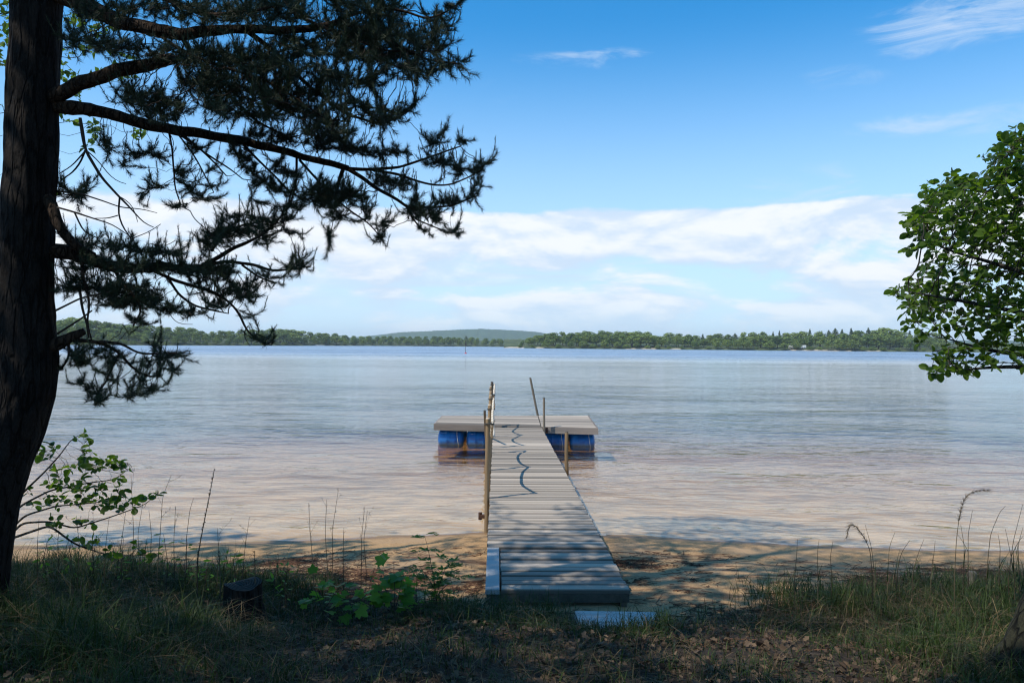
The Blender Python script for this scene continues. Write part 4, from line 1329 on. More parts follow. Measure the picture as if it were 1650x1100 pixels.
P, par = colonize(seeds, [-1] * len(seeds), A_, 0.040, 0.036, 80, rg, 0.0, 0.2)
nl = leafy(alder, P, par, len(seeds), rg, 'round', 0.048, 'alder', 3, 1, spread=0.75)
# the higher crown of the same tree, outside the picture
seeds = tk[tk[:, 2] > 4.6][::4, :3]
A_ = blob_pts([(4.6, 4.9, 5.9, 1.3, 1.2, 0.9, 1), (3.9, 4.2, 6.6, 1.1, 1.2, 0.8, 1), (5.2, 5.4, 5.0, 1.2, 1.2, 0.8, 1)], 700, rg)
P, par = colonize(seeds, [-1] * len(seeds), A_, 0.10, 0.12, 60, rg)
leafy(alder, P, par, len(seeds), rg, 'round', 0.085, 'alder', 3, 2, twigname='upper_sprays', leafname='upper_leaves')
print('alder leaves', nl)

# young alder behind the pine trunk
b0 = at(-30, 930, 5.25)
sap = thing('alder_sapling', 'small round-leaved sapling spreading low from behind the pine trunk', 'sapling', (b0[0], b0[1], float(ground_z(b0[0], b0[1]))))
bs = []
for br in ([(-30, 935), (0, 850), (30, 800), (70, 762), (95, 735), (116, 706), (137, 697)], [(-30, 935), (-5, 860), (32, 815), (80, 790), (140, 778), (185, 772), (212, 752)],
           [(-30, 935), (0, 880), (35, 842), (80, 840), (120, 851), (180, 832), (235, 812), (256, 792)], [(-30, 935), (10, 870), (80, 846), (120, 876), (170, 893), (215, 895), (250, 893)],
           [(-30, 935), (0, 870), (40, 830), (90, 815), (150, 810), (205, 800)]):
    dd = rg.uniform(5.05, 5.35)
    p = resample(np.array([(*at(u, v, dd + 0.01 * k), 0.011 - 0.0095 * k / (len(br) - 1)) for k, (u, v) in enumerate(br)]), 0.03)
    mb = MB(); mb.tube(p[:, :3], p[:, 3], 7, True, 0.4)
    mb.build('stem', M['grey_bark'], sap, True)
    bs.append(p[14:, :3])
seeds = np.vstack(bs)
A_ = np.vstack([capsule_pts(c, 5.2, 0.050, rg, 0.14) for c in ([(60, 740, 90, 722, 9)], [(80, 705, 85, 710, 4)], [(120, 705, 146, 700, 9)], [(90, 770, 160, 745, 18, 0.9)], [(150, 740, 205, 742, 10)],
               [(180, 762, 212, 752, 9)], [(60, 800, 200, 790, 22, 0.8)], [(150, 820, 205, 805, 12)], [(245, 790, 256, 796, 7)], [(185, 822, 228, 812, 7)], [(80, 840, 160, 845, 10, 0.6)],
               [(130, 868, 150, 882, 8)], [(165, 890, 195, 898, 8)], [(215, 880, 222, 890, 5)], [(235, 892, 262, 892, 6)])])
P, par = colonize(seeds, [-1] * len(seeds), A_, 0.028, 0.03, 60, rg)
leafy(sap, P, par, len(seeds), rg, 'round', 0.052, 'alder', 2, 2)

# birch behind the pine at the top left
rg = np.random.default_rng(8)
b0 = np.array([-5.6, 6.3]); bz = float(ground_z(*b0))
birch = thing('birch_tree', 'light green birch whose small leaves show behind the top of the pine trunk', 'tree', (b0[0], b0[1], bz))
tk2 = resample(np.array([(b0[0], b0[1], bz - 0.2, 0.13), (b0[0] + .03, b0[1], bz + 1.5, 0.105), (b0[0] + .1, b0[1] - .05, bz + 3.5, 0.085), (b0[0] + .2, b0[1] - .1, bz + 5.5, 0.06), (b0[0] + .2, b0[1], bz + 7.6, 0.02)]), 0.1)
mb = MB(); mb.tube(tk2[:, :3], tk2[:, 3], 14, True, 0.4, 0.04); mb.build('trunk', M['grey_bark'], birch, True)
seeds = tk2[tk2[:, 2] > 2.8][::2, :3]
A_ = np.vstack([capsule_pts(c, 6.1, 0.15, rg, 0.45) for c in ([(-60, 60, 130, 40, 70, 1.4)], [(95, 90, 190, 40, 45, 1.3)], [(100, 140, 230, 110, 26, 1.0)], [(110, 180, 235, 235, 16, 1.0)], [(100, 170, 120, 200, 10, 1.5)], [(110, 205, 150, 240, 9, 1.8)], [(160, 195, 225, 220, 10, 1.2)], [(100, 90, 130, 150, 16, 1.0)],
                 [(-90, 230, 12, 180, 50, 1.4)], [(-120, 320, 0, 280, 30, 1.0)], [(96, 300, 110, 320, 5, 2)], [(-100, -120, 140, -100, 80, 0.7)])])
P, par = colonize(seeds, [-1] * len(seeds), A_, 0.07, 0.075, 80, rg)
leafy(birch, P, par, len(seeds), rg, 'birch', 0.056, 'birch', 4, 2)


# tall trees on the bank behind the photographer, whose shade lies over the whole foreground
def shade_tree(name, label, x, y, blobs, n, leaf, mkey, rng, lean=(0, 0), hgt_=8.0, r0=0.2):
    z = float(ground_z(x, y))
    o = thing(name, label, 'tree', (x, y, z), None)
    q = np.linspace(0, 1, 9)
    tk_ = resample(np.array([(x + lean[0] * t * t, y + lean[1] * t * t, z - 0.2 + hgt_ * t, r0 * (1 - 0.85 * t)) for t in q]), 0.15)
    mb = MB(); mb.tube(tk_[:, :3], tk_[:, 3], 14, True, 0.5, 0.04)
    mb.build('trunk', M['grey_bark'], o, True)
    seeds = tk_[tk_[:, 2] > z + hgt_ * 0.35][::2, :3]
    A_ = blob_pts(blobs, n, rng)
    P, par = colonize(seeds, [-1] * len(seeds), A_, 0.22, 0.22, 70, rng)
    k = leafy(o, P, par, len(seeds), rng, 'round', leaf, mkey, 5, 3, 0.003, 0.07)
    print(name, len(P), k)


rg = np.random.default_rng(77)
shade_tree('oak_tree', 'broad oak on the bank just outside the left edge of the photo', -6.3, 1.6,
           [(-6.0, 1.8, 8.0, 2.6, 2.2, 1.2, 1.2), (-4.6, 3.2, 9.6, 1.9, 1.7, 0.9, .9), (-7.6, 3.4, 7.2, 1.9, 1.9, 1.2, 1), (-6.6, 0.2, 9.4, 2.4, 2.0, 1.2, 1), (-9.0, 1.5, 8.0, 1.8, 2.2, 1.2, .9), (-8.2, 5.2, 8.6, 1.9, 1.1, 0.8, .9), (-9.8, 6.2, 8.6, 1.5, 0.8, 0.7, .6), (-5.4, 3.3, 7.4, 1.1, 0.9, 0.8, .8)], 2700, 0.14, 'alder', rg, (0.4, 0.4), 9.5, 0.26)
shade_tree('oak_tree', 'broad oak on the bank behind the viewpoint of the photo', -2.6, -1.9,
           [(-3.0, -0.6, 8.3, 2.6, 2.0, 1.1, 1.2), (-1.2, 0.2, 7.6, 1.9, 1.5, 0.9, .9), (-4.6, 0.3, 7.3, 1.7, 1.7, 0.9, 1), (-3.2, -2.8, 9.5, 2.4, 2.0, 1.1, .8), (-0.2, -1.6, 8.2, 2.0, 1.7, 1.0, .9)], 1500, 0.14, 'alder', rg, (0.1, 0.6), 9.5, 0.26)
shade_tree('oak_tree', 'broad oak on the bank just outside the right edge of the photo', 2.6, -1.4,
           [(2.0, 0.2, 7.2, 2.0, 1.6, 1.0, 1), (0.9, 1.5, 8.4, 1.6, 1.3, 0.8, .8), (3.2, -1.0, 8.3, 2.0, 1.8, 1.0, 1), (0.2, 0.0, 6.8, 1.5, 1.3, 0.8, .8)], 1100, 0.14, 'alder', rg, (-0.2, 0.6), 9.0, 0.24)


# ------------------------------------------------------------------ ground cover on the bank
def blades(x, y, hgt_, width, bend, rng, sag=0.0):
    n = len(x)
    z = ground_z(x, y) - 0.01
    az = rng.random(n) * 2 * np.pi
    lean = np.stack([np.cos(az), np.sin(az), np.zeros(n)], 1)
    wdir = np.stack([-np.sin(az), np.cos(az), np.zeros(n)], 1)
    tw = rng.normal(0, 0.6, n)
    wdir = wdir * np.cos(tw)[:, None] + lean * np.sin(tw)[:, None]
    base = np.stack([x, y, z], 1)
    out = []
    for t, wf in ((0, 1.0), (0.35, 0.95), (0.7, 0.65)):
        c = base + lean * (bend * t * t * hgt_)[:, None]
        c[:, 2] += hgt_ * (t - 0.42 * np.minimum(bend, 1.8) * t * t * t) - sag * hgt_ * t ** 3
        w = wdir * (width * wf / 2)[:, None]
        out += [c - w, c + w]
    c = base + lean * (bend * hgt_)[:, None]
    c[:, 2] += hgt_ * (1 - 0.42 * np.minimum(bend, 1.8)) - sag * hgt_
    c[:, 2] = np.maximum(c[:, 2], ground_z(c[:, 0], c[:, 1]) + 0.004)
    out.append(c)
    V = np.stack(out, 1).reshape(-1, 3)
    o = np.arange(n)[:, None] * 7
    Q = np.vstack([o + np.array([[0, 1, 3, 2]]), o + np.array([[2, 3, 5, 4]])])
    Tt = o + np.array([[4, 5, 6]])
    return V, [Q, Tt]


def scatter(n, dens, rng, x0=-6.2, x1=7.2, y0=1.7, y1=8.2):
    xs, ys = [], []
    tot = 0
    while tot < n:
        x = rng.uniform(x0, x1, n * 2); y = rng.uniform(y0, y1, n * 2)
        vis = np.abs(x) < 0.74 * y + 0.6
        d = dens(x, y) * vis
        k = rng.random(len(x)) < d
        xs.append(x[k]); ys.append(y[k]); tot += k.sum()
    return np.concatenate(xs)[:n], np.concatenate(ys)[:n]


def off_jetty(x, y):
    l = (x - DA[0]) * dy[0] + (y - DA[1]) * dy[1]
    a = (x - DA[0]) * dx[0] + (y - DA[1]) * dx[1]
    on = (l > -0.04) & (np.abs(a) < HW + 0.03)
    st = (x > 0.46) & (x < 1.22) & (y > 5.28) & (y < 5.70)
    return ~(on | st)


def lushness(x, y):
    """1 where the bank is thick with grass, low along the trodden middle."""
    s = grass_edge(x) - y
    lush = np.clip((-0.9 - x) / 1.1, 0, 1) + np.clip((x - 1.5) / 1.0, 0, 1)
    mid = 0.30 + 0.35 * np.clip(vnoise(x * 1.6, y * 1.6, 71) * 2.2, 0, 1)
    mid = mid * np.where((s > 0.9), 0.75, 1.1)
    patch = 0.55 + 0.45 * np.clip(vnoise(x * 1.9 + 9, y * 1.9, 41) * 2.5 + 0.5, 0, 1)
    g = np.clip(np.maximum(lush * patch, mid * patch), 0, 1)
    # worn patch of leaf litter at the right of the middle
    worn = np.exp(-(((x - 1.55) / 0.55) ** 2 + ((y - 4.6) / 0.7) ** 2))
    return g * (1 - 0.75 * worn)


def g_dens(x, y):
    s = grass_edge(x) - y
    e_ = np.clip(s / 0.5 + 0.25 + 1.3 * vnoise(x * 2.7, y * 2.7, 61), 0, 1)
    return e_ * lushness(x, y) * off_jetty(x, y) * np.where(y < 3.2, 0.65, 1.0)


rg = np.random.default_rng(101)
x, y = scatter(52000, g_dens, rg)
lu = lushness(x, y)
tall = np.clip(vnoise(x * 2.6 + 4, y * 2.6, 131) * 1.8 + 0.45, 0.1, 1.2)
h_ = (0.04 + 0.46 * lu * tall * rg.beta(2, 2.6, len(x)) + 0.06 * rg.random(len(x))) * np.where(y < 3.4, 0.75, 1.0)
V, F = blades(x, y, h_, rg.uniform(0.0025, 0.0068, len(x)), rg.gamma(2.2, 0.36, len(x)), rg)
# thicker tussocks where the photograph shows them
tx, ty, th_ = [], [], []
for (u, v, n_, hh_, sp_) in ((805, 990, 120, 0.30, 0.06), (845, 992, 130, 0.30, 0.06), (885, 992, 120, 0.30, 0.06), (770, 985, 150, 0.28, 0.10), (800, 1005, 150, 0.24, 0.10), (870, 1008, 140, 0.22, 0.10), (925, 1003, 110, 0.18, 0.05), (985, 1030, 160, 0.17, 0.10), (1062, 1012, 200, 0.24, 0.06), (940, 1024, 120, 0.16, 0.07), (1040, 1028, 130, 0.16, 0.08), (730, 1000, 160, 0.26, 0.12),
                            (1270, 960, 420, 0.34, 0.20), (1310, 975, 360, 0.34, 0.18), (1400, 970, 360, 0.32, 0.2), (1500, 975, 300, 0.34, 0.2), (1600, 970, 340, 0.40, 0.2), (1570, 1040, 260, 0.34, 0.2), (1620, 1000, 300, 0.4, 0.2),
                            (60, 950, 420, 0.46, 0.25), (150, 945, 420, 0.44, 0.25), (240, 945, 420, 0.42, 0.25), (320, 950, 380, 0.36, 0.22), (450, 950, 260, 0.30, 0.18), (500, 975, 220, 0.26, 0.15), (560, 990, 220, 0.24, 0.15), (680, 985, 240, 0.26, 0.14), (120, 1010, 300, 0.35, 0.25), (330, 1040, 240, 0.3, 0.2)):
    p_ = on_z(u, v, 0.5)
    for _ in range(2):
        p_ = on_z(u, v, float(ground_z(p_[0], p_[1])))
    tx.append(p_[0] + rg.normal(0, sp_, n_)); ty.append(p_[1] + rg.normal(0, sp_, n_)); th_.append(hh_ * rg.beta(3, 2.2, n_))
tx, ty, th_ = np.concatenate(tx), np.concatenate(ty), np.concatenate(th_)
kp = off_jetty(tx, ty); tx, ty, th_ = tx[kp], ty[kp], th_[kp]
x = np.concatenate([x, tx]); y = np.concatenate([y, ty]); h_ = np.concatenate([h_, th_])
V, F = blades(x, y, h_, rg.uniform(0.0025, 0.0068, len(x)), rg.gamma(2.2, 0.34, len(x)), rg)
gr = mesh_np('grass', V, F, M['grass'], None, False, {'rnd': np.repeat(np.clip(rg.beta(1.6, 2.4, len(x)) + 0.15 * vnoise(x * 2, y * 2, 3), 0, 1), 7)})
tag(gr, 'dark green grass covering the shaded bank', None, None, 'stuff')
x, y = scatter(12500, lambda x, y: np.clip(g_dens(x, y) + 0.25 * (grass_edge(x) - y > 0.1) * off_jetty(x, y), 0, 1) * (0.35 + 0.65 * np.clip(vnoise(x * 1.3, y * 1.3, 91) * 2 + 0.4, 0, 1)), rg)
lu = lushness(x, y)
h_ = (0.06 + 0.54 * rg.beta(1.5, 2.8, len(x)) * (0.35 + 0.65 * lu)) * np.where(y < 3.4, 0.75, 1.0)
V, F = blades(x, y, h_, rg.uniform(0.0018, 0.0046, len(x)), rg.gamma(3.2, 0.45, len(x)), rg, 0.25)
st_ = mesh_np('dry_grass', V, F, M['straw'], None, False, {'rnd': np.repeat(rg.beta(1.4, 2.6, len(x)), 7)})
tag(st_, 'bleached dry blades curling among the grass', None, None, 'stuff')

# fallen leaves and twigs
def litter_dens(x, y):
    s = grass_edge(x) - y
    return np.clip(s / 0.8, 0, 1) * off_jetty(x, y) * np.clip(1.15 - lushness(x, y), 0.25, 1) * (0.35 + 0.65 * np.clip(vnoise(x * 2, y * 2, 55) * 2 + 0.5, 0, 1))


x, y = scatter(9000, litter_dens, rg, -5, 6, 1.7, 7.0)
d = rg.normal(size=(len(x), 3)) * np.array([1, 1, 0.35])
up = unit(rg.normal(0, 0.55, (len(x), 3)) + np.array([0, 0, 1.0]))
V, F, r_ = leaf_mesh(np.stack([x, y, ground_z(x, y) + rg.uniform(0.002, 0.03, len(x))], 1), d, up, rg.uniform(0.018, 0.055, len(x)), 'ragged', rg, 0.6, 0.4, rg.beta(1.3, 2.2, len(x)))
tag(mesh_np('fallen_leaves', V, F, M['dead'], None, False, {'rnd': r_}), 'brown curled leaves littering the bank', None, None, 'stuff')


def wrack_dens(x, y):
    s = shore_y(x) - y
    band = np.exp(-((s - 1.55 - 0.25 * np.sin(x * 1.3)) / 0.22) ** 2) + 0.8 * np.exp(-((s - 2.5 - 0.3 * np.sin(x * 0.9 + 1)) / 0.35) ** 2) + 0.10 * (s > 0.9) + 0.6 * np.exp(-((s - 3.2) / 0.4) ** 2)
    return np.clip(band, 0, 1) * (s > 0.5) * off_jetty(x, y) * np.clip(vnoise(x * 1.7, y * 3, 15) * 2.2 + 0.35, 0.03, 1)


x, y = scatter(11000, wrack_dens, rg, -6, 7, 4.5, 9.2)
n = len(x)
L_ = rg.gamma(2.0, 0.022, n); az = rg.normal(0, 0.8, n)
z = ground_z(x, y)
P0 = np.stack([x - np.cos(az) * L_, y - np.sin(az) * L_, z + 0.004], 1)
P1 = np.stack([x + np.cos(az) * L_, y + np.sin(az) * L_, z + rg.uniform(0.003, 0.02, n)], 1)
rr2 = rg.uniform(0.0012, 0.0042, n)
V, F = twig_mesh(P0, P1, rr2, rr2 * 0.6, 4)
m, T = mat('wrack_bark'); M['wrack'] = m
r = attr(T, 'rnd')
finish(T, principled(T, T.mix(r, (0.022, 0.012, 0.008), (0.15, 0.075, 0.045)), 0.9))
tag(mesh_np('debris', V, [F], M['wrack'], None, False, {'rnd': np.repeat(rg.random(n), 8)}), 'dark twigs and bark crumbs washed up along the sand', None, None, 'stuff')

# tall dry stalks, reeds and plumes that stand up one by one above the grass
def stalk(name, label, cat, group, path, r_px, depth, kind):
    """path: pixel points from foot to top."""
    q = np.array([(*at(u, v, depth), max(0.0009, 0.62 * r_px * depth / FPX * (1 - 0.6 * k / max(1, len(path) - 1)))) for k, (u, v) in enumerate(path)])
    g0 = float(ground_z(q[0, 0], q[0, 1]))
    if q[0, 2] > g0:
        q = np.vstack([[q[0, 0], q[0, 1], g0 - 0.02, q[0, 3]], q])
    p = resample(q, 0.03)
    o = thing(name, label, cat, (p[0, 0], p[0, 1], g0), group)
    mb = MB(); mb.tube(p[:, :3], p[:, 3], 5, True, rg.random())
    mb.build('stem', M['stalk'], o)
    top = p[-1, :3]
    d = unit(p[-1, :3] - p[-4, :3])
    if kind == 'umbel':
        P0, P1 = [], []
        for k in range(rg.integers(3, 6)):
            j = rg.integers(int(len(p) * 0.55), len(p) - 2)
            s_ = p[j, :3]
            e1 = s_ + unit(d * 0.9 + rg.normal(0, 0.55, 3)) * rg.uniform(0.05, 0.15)
            P0.append(s_); P1.append(e1)
            for _ in range(3):
                P0.append(e1); P1.append(e1 + unit(d * 0.8 + rg.normal(0, 0.6, 3)) * rg.uniform(0.01, 0.03))
        P0, P1 = np.array(P0), np.array(P1)
        V, F = twig_mesh(P0, P1, np.full(len(P0), 0.0009), np.full(len(P0), 0.0007), 4)
        mesh_np('sprays', V, [F], M['stalk'], o, False, {'rnd': np.full(len(V), 0.3)})
    elif kind == 'spike':
        j = np.arange(int(len(p) * 0.35), len(p))
        c = np.repeat(p[j, :3], 7, 0)
        dd = unit(rg.normal(size=c.shape) + np.array([0, 0, 0.4]))
        V, F, r_ = leaf_mesh(c, dd, unit(rg.normal(size=c.shape)), rg.uniform(0.008, 0.018, len(c)), 'lance', rg)
        mesh_np('seed_husks', V, F, M['stalk'], o, False, {'rnd': r_ * 0.6})
    elif kind == 'plume':
        j = np.arange(int(len(p) * 0.68), len(p))
        P0 = np.repeat(p[j, :3], 16, 0)
        ax_ = np.repeat(unit(np.gradient(p[:, :3], axis=0))[j], 16, 0)
        P1 = P0 + unit(ax_ * 1.2 + rg.normal(0, 0.45, P0.shape) + np.array([0, 0, -0.35])) * rg.uniform(0.02, 0.05, (len(P0), 1))
        V, F = twig_mesh(P0, P1, np.full(len(P0), 0.0010), np.full(len(P0), 0.0004), 3)
        mesh_np('plume', V, [F], M['stalk'], o, False, {'rnd': np.full(len(V), 0.55)})
    elif kind == 'reed':
        for k in range(3):
            j = rg.integers(2, max(3, int(len(p) * 0.6)))
            az = rg.uniform(0, 2 * np.pi)
            l = np.array([math.cos(az), math.sin(az), 0]) * rg.uniform(0.05, 0.16)
            hh_ = rg.uniform(0.15, 0.32)
            t = np.linspace(0, 1, 6)
            c = p[j, :3] + t[:, None] * l + np.array([0, 0, 1]) * (hh_ * (t - 0.35 * t * t))[:, None]
            w = np.array([-math.sin(az), math.cos(az), 0])
            wd = 0.0035 * (1 - t) ** 0.6
            V = np.vstack([c - w * wd[:, None], c + w * wd[:, None]])
            F = np.array([[i, i + 1, 7 + i, 6 + i] for i in range(5)])
            mesh_np('blade', V, [F], M['grass'], o, False, {'rnd': np.full(len(V), 0.35)})
    return o


GL = 'dry weed stalks standing above the grass'
weed = [([(214, 930), (215, 850), (211, 765)], 5.6), ([(226, 930), (222, 860), (232, 800)], 5.7), ([(253, 930), (258, 860), (262, 800), (276, 765)], 5.5), ([(281, 930), (280, 870), (283, 815)], 5.8),
        ([(301, 930), (300, 870), (306, 820), (312, 802)], 5.9), ([(350, 930), (352, 880), (350, 850)], 5.8), ([(390, 930), (395, 880), (402, 832)], 6.0), ([(168, 930), (170, 880), (176, 832)], 5.4),
        ([(125, 930), (128, 880), (123, 830)], 5.3), ([(95, 930), (93, 870), (97, 838)], 5.5), ([(61, 930), (60, 880), (63, 835)], 5.2), ([(505, 920), (500, 860), (497, 810)], 6.3),
        ([(528, 920), (524, 860), (526, 805)], 6.3), ([(536, 920), (536, 850), (545, 790)], 6.2), ([(582, 915), (583, 860), (588, 815)], 6.5), ([(590, 915), (586, 870), (592, 822)], 6.5), ([(553, 915), (553, 880), (554, 850)], 6.3),
        ([(187, 930), (196, 870), (203, 822)], 5.7), ([(150, 930), (149, 870), (152, 842)], 5.8), ([(241, 930), (244, 860), (240, 822)], 5.9)]
WL = ['forked dry stalk leaning right between the sapling and the seed spike', 'thin bare weed stalk standing in the tall grass on the left', 'tall dry weed stalk with fine sprays before the sand left of the jetty']
for k, (path, dd) in enumerate(weed):
    u = path[-1][0]
    lab = WL[2] if u > 480 else (WL[0] if k == 2 else WL[1])
    stalk('dry_stalk', lab, 'weed stalk', GL if lab != WL[0] else None, path, 0.95, dd, 'umbel' if k % 3 != 1 or u > 480 else 'none')
stalk('seed_stalk', 'dark seed spike crusted with husks rising above the grass on the left', 'weed stalk', None, [(318, 900), (325, 860), (334, 815), (341, 780), (345, 757)], 1.5, 5.4, 'spike')
stalk('seed_stalk', 'short dark spike standing close behind the tree stump', 'weed stalk', None, [(355, 950), (354, 915), (353, 890)], 1.8, 5.3, 'spike')
stalk('seed_stalk', 'short dark spike standing just right of the tree stump', 'weed stalk', None, [(411, 960), (411, 915), (410, 889)], 1.6, 5.2, 'spike')
stalk('plume_grass', 'tallest arching reed plume on the right, drooping towards the right edge', 'reed', None, [(1538, 930), (1541, 870), (1546, 830), (1553, 803), (1566, 791), (1590, 789)], 1.0, 5.4, 'plume')
stalk('plume_grass', 'arched grass plume hooking over to the left above the sand on the right', 'reed', None, [(1406, 935), (1402, 885), (1390, 860), (1374, 842), (1367, 846), (1365, 862)], 1.0, 5.6, 'plume')
reeds = [([(1280, 935), (1284, 890), (1285, 868)], 5.8), ([(1318, 930), (1317, 890), (1320, 868)], 5.8), ([(1340, 930), (1338, 895), (1342, 872)], 5.9), ([(1410, 930), (1404, 880), (1394, 845)], 5.8), ([(1430, 930), (1433, 880), (1442, 857)], 5.6),
         ([(1470, 925), (1478, 895), (1489, 868)], 5.6), ([(1500, 930), (1505, 890), (1507, 870)], 5.7), ([(1552, 930), (1554, 880), (1548, 845)], 5.6), ([(1560, 925), (1560, 860), (1567, 822)], 5.8), ([(1590, 920), (1596, 860), (1612, 822), (1620, 815)], 5.9),
         ([(1610, 920), (1612, 880), (1608, 860)], 5.8), ([(1625, 930), (1633, 870), (1648, 812)], 5.7), ([(1635, 930), (1628, 890), (1620, 852)], 5.6), ([(1643, 930), (1640, 880), (1648, 850)], 5.9), ([(1445, 925), (1452, 890), (1466, 870)], 5.9)]
for path, dd in reeds:
    stalk('reed', 'thin upright reed standing against the sand and water on the right', 'reed', 'reeds in the grass on the right', path, 0.95, dd, 'reed')


# leafy seedlings left of the jetty
def seedling(name, label, cat, stems, depth, kind, size, mkey, nleaf, spread=0.10):
    b = at(*stems[0][0], depth)
    g0 = float(ground_z(b[0], b[1]))
    o = thing(name, label, cat, (b[0], b[1], g0))
    for st in stems:
        q = np.array([(*at(u, v, depth + 0.03 * k), 0.0036 * (1 - 0.7 * k / (len(st) - 1))) for k, (u, v) in enumerate(st)])
        q = np.vstack([[q[0, 0], q[0, 1], min(g0, q[0, 2]) - 0.03, q[0, 3]], q])
        p = resample(q, 0.02)
        mb = MB(); mb.tube(p[:, :3], p[:, 3], 6, True, 0.3)
        mb.build('stem', M['twig'], o, True)
        n = nleaf
        j = rg.integers(int(len(p) * 0.35), len(p), n)
        c = p[j, :3]
        if kind == 'pinnate':
            Bs, Ds, Us = [], [], []
            for q_ in c:
                az = rg.uniform(0, 2 * np.pi)
                ax_ = np.array([math.cos(az), math.sin(az), rg.uniform(0.1, 0.6)]); ax_ /= np.linalg.norm(ax_)
                sd = np.cross(ax_, [0, 0, 1.0]); sd /= np.linalg.norm(sd)
                L_ = rg.uniform(0.09, 0.15)
                for t in np.linspace(0.25, 1, 6):
                    pp = q_ + ax_ * L_ * t + np.array([0, 0, -0.05 * t * t])
                    for s_ in (-1, 1):
                        Bs.append(pp); Ds.append(sd * s_ + ax_ * 0.5); Us.append(np.array([0, 0, 1.0]) + rg.normal(0, 0.25, 3))
                Bs.append(q_ + ax_ * L_ + np.array([0, 0, -0.05])); Ds.append(ax_); Us.append(np.array([0, 0, 1.0]))
            V, F, r_ = leaf_mesh(np.array(Bs), np.array(Ds), unit(np.array(Us)), size * rg.uniform(0.7, 1.1, len(Bs)), 'lance', rg)
        else:
            dd = unit(rg.normal(size=(n, 3)) * np.array([1, 1, 0.3]))
            c = c + dd * rg.uniform(0.3, 1.0, (n, 1)) * spread
            up = unit(rg.normal(0, 0.45, (n, 3)) + np.array([0, 0, 1.0]))
            V, F, r_ = leaf_mesh(c, dd, up, size * rg.uniform(0.6, 1.1, n), kind, rng=rg, fold=0.2)
        mesh_np('leaves', V, F, M[mkey], o, False, {'rnd': r_})
    return o


seedling('rowan_sapling', 'slender fresh green seedling with feathery leaves just left of the jetty', 'sapling',
         [[(703, 955), (694, 905), (690, 885), (684, 862)], [(704, 955), (714, 925), (722, 905)], [(703, 955), (690, 930), (676, 912)], [(706, 955), (722, 940), (738, 934)]], 5.9, 'pinnate', 0.058, 'maple', 11)
seedling('maple_sapling', 'bushy lobed-leaved seedling with a pointed top in the grass left of the jetty', 'sapling',
         [[(636, 985), (636, 945), (634, 905)], [(636, 985), (645, 950), (648, 925)], [(636, 985), (622, 950), (616, 930)]], 5.5, 'maple', 0.10, 'maple', 17, 0.10)
seedling('maple_sapling', 'low spreading lobed-leaved seedling right of the tree stump', 'sapling',
         [[(520, 985), (512, 960), (505, 945)], [(520, 985), (540, 955), (552, 940)], [(520, 985), (585, 965), (596, 945)]], 5.4, 'maple', 0.09, 'maple', 15, 0.12)
seedling('herb', 'clump of narrow green leaves growing close behind the tree stump', 'plant',
         [[(380, 940), (378, 915), (374, 898)], [(388, 940), (392, 915), (396, 902)]], 5.7, 'lance', 0.07, 'maple', 14, 0.04)
seedling('herb', 'leafy green stem in the tall grass below the seed spike', 'plant',
         [[(318, 945), (318, 915), (320, 895)], [(330, 945), (333, 920), (336, 905)]], 5.6, 'lance', 0.06, 'maple', 12, 0.04)
seedling('herb', 'tiny bright green sprout on the bare ground at the bottom of the photo', 'plant',
         [[(652, 1080), (653, 1068), (654, 1060)], [(668, 1084), (668, 1074), (667, 1066)]], 4.0, 'lance', 0.035, 'maple', 9, 0.01)

# more leafy herbs standing in the tall grass on the left and by the seedlings
for (u, v, hh_, dd) in ((70, 925, 60, 5.5), (112, 930, 70, 5.6), (150, 925, 58, 5.7), (195, 932, 66, 5.6), (232, 925, 60, 5.8), (268, 930, 70, 5.7), (300, 930, 58, 5.8), (360, 930, 48, 6.0), (440, 945, 46, 5.9), (462, 960, 52, 5.6), (598, 960, 50, 5.8), (672, 985, 60, 5.6), (735, 985, 55, 5.7)):
    o = seedling('herb', 'leafy green herb standing among the grass left of the jetty', 'plant', [[(u, v + 25), (u + rg.uniform(-4, 4), v - hh_ * 0.4), (u + rg.uniform(-9, 9), v - hh_)]], dd, 'lance', 0.062, 'maple', 16, 0.03)
    o['group'] = 'leafy herbs in the grass'

# ------------------------------------------------------------------ the far shore
m, T = mat('far_shore_ground'); M['far_ground'] = m
pos = T.n('ShaderNodeNewGeometry').outputs['Position']
nz = T.noise(pos, 0.12, 5.0, 0.6)
c = T.mix(T.smooth(nz, 0.4, 0.65), (0.035, 0.055, 0.02), (0.09, 0.11, 0.045))
c = T.mix(T.smooth(T.math('ADD', attr(T, 'sandy'), T.math('MULTIPLY', T.math('SUBTRACT', T.noise(pos, 0.35, 4.0), 0.5), 0.9)), 0.45, 0.7), c, (0.34, 0.30, 0.235))
finish(T, principled(T, c, 0.95))

HZ = lambda u: 555.6 + 0.0090 * (u - 825.0)


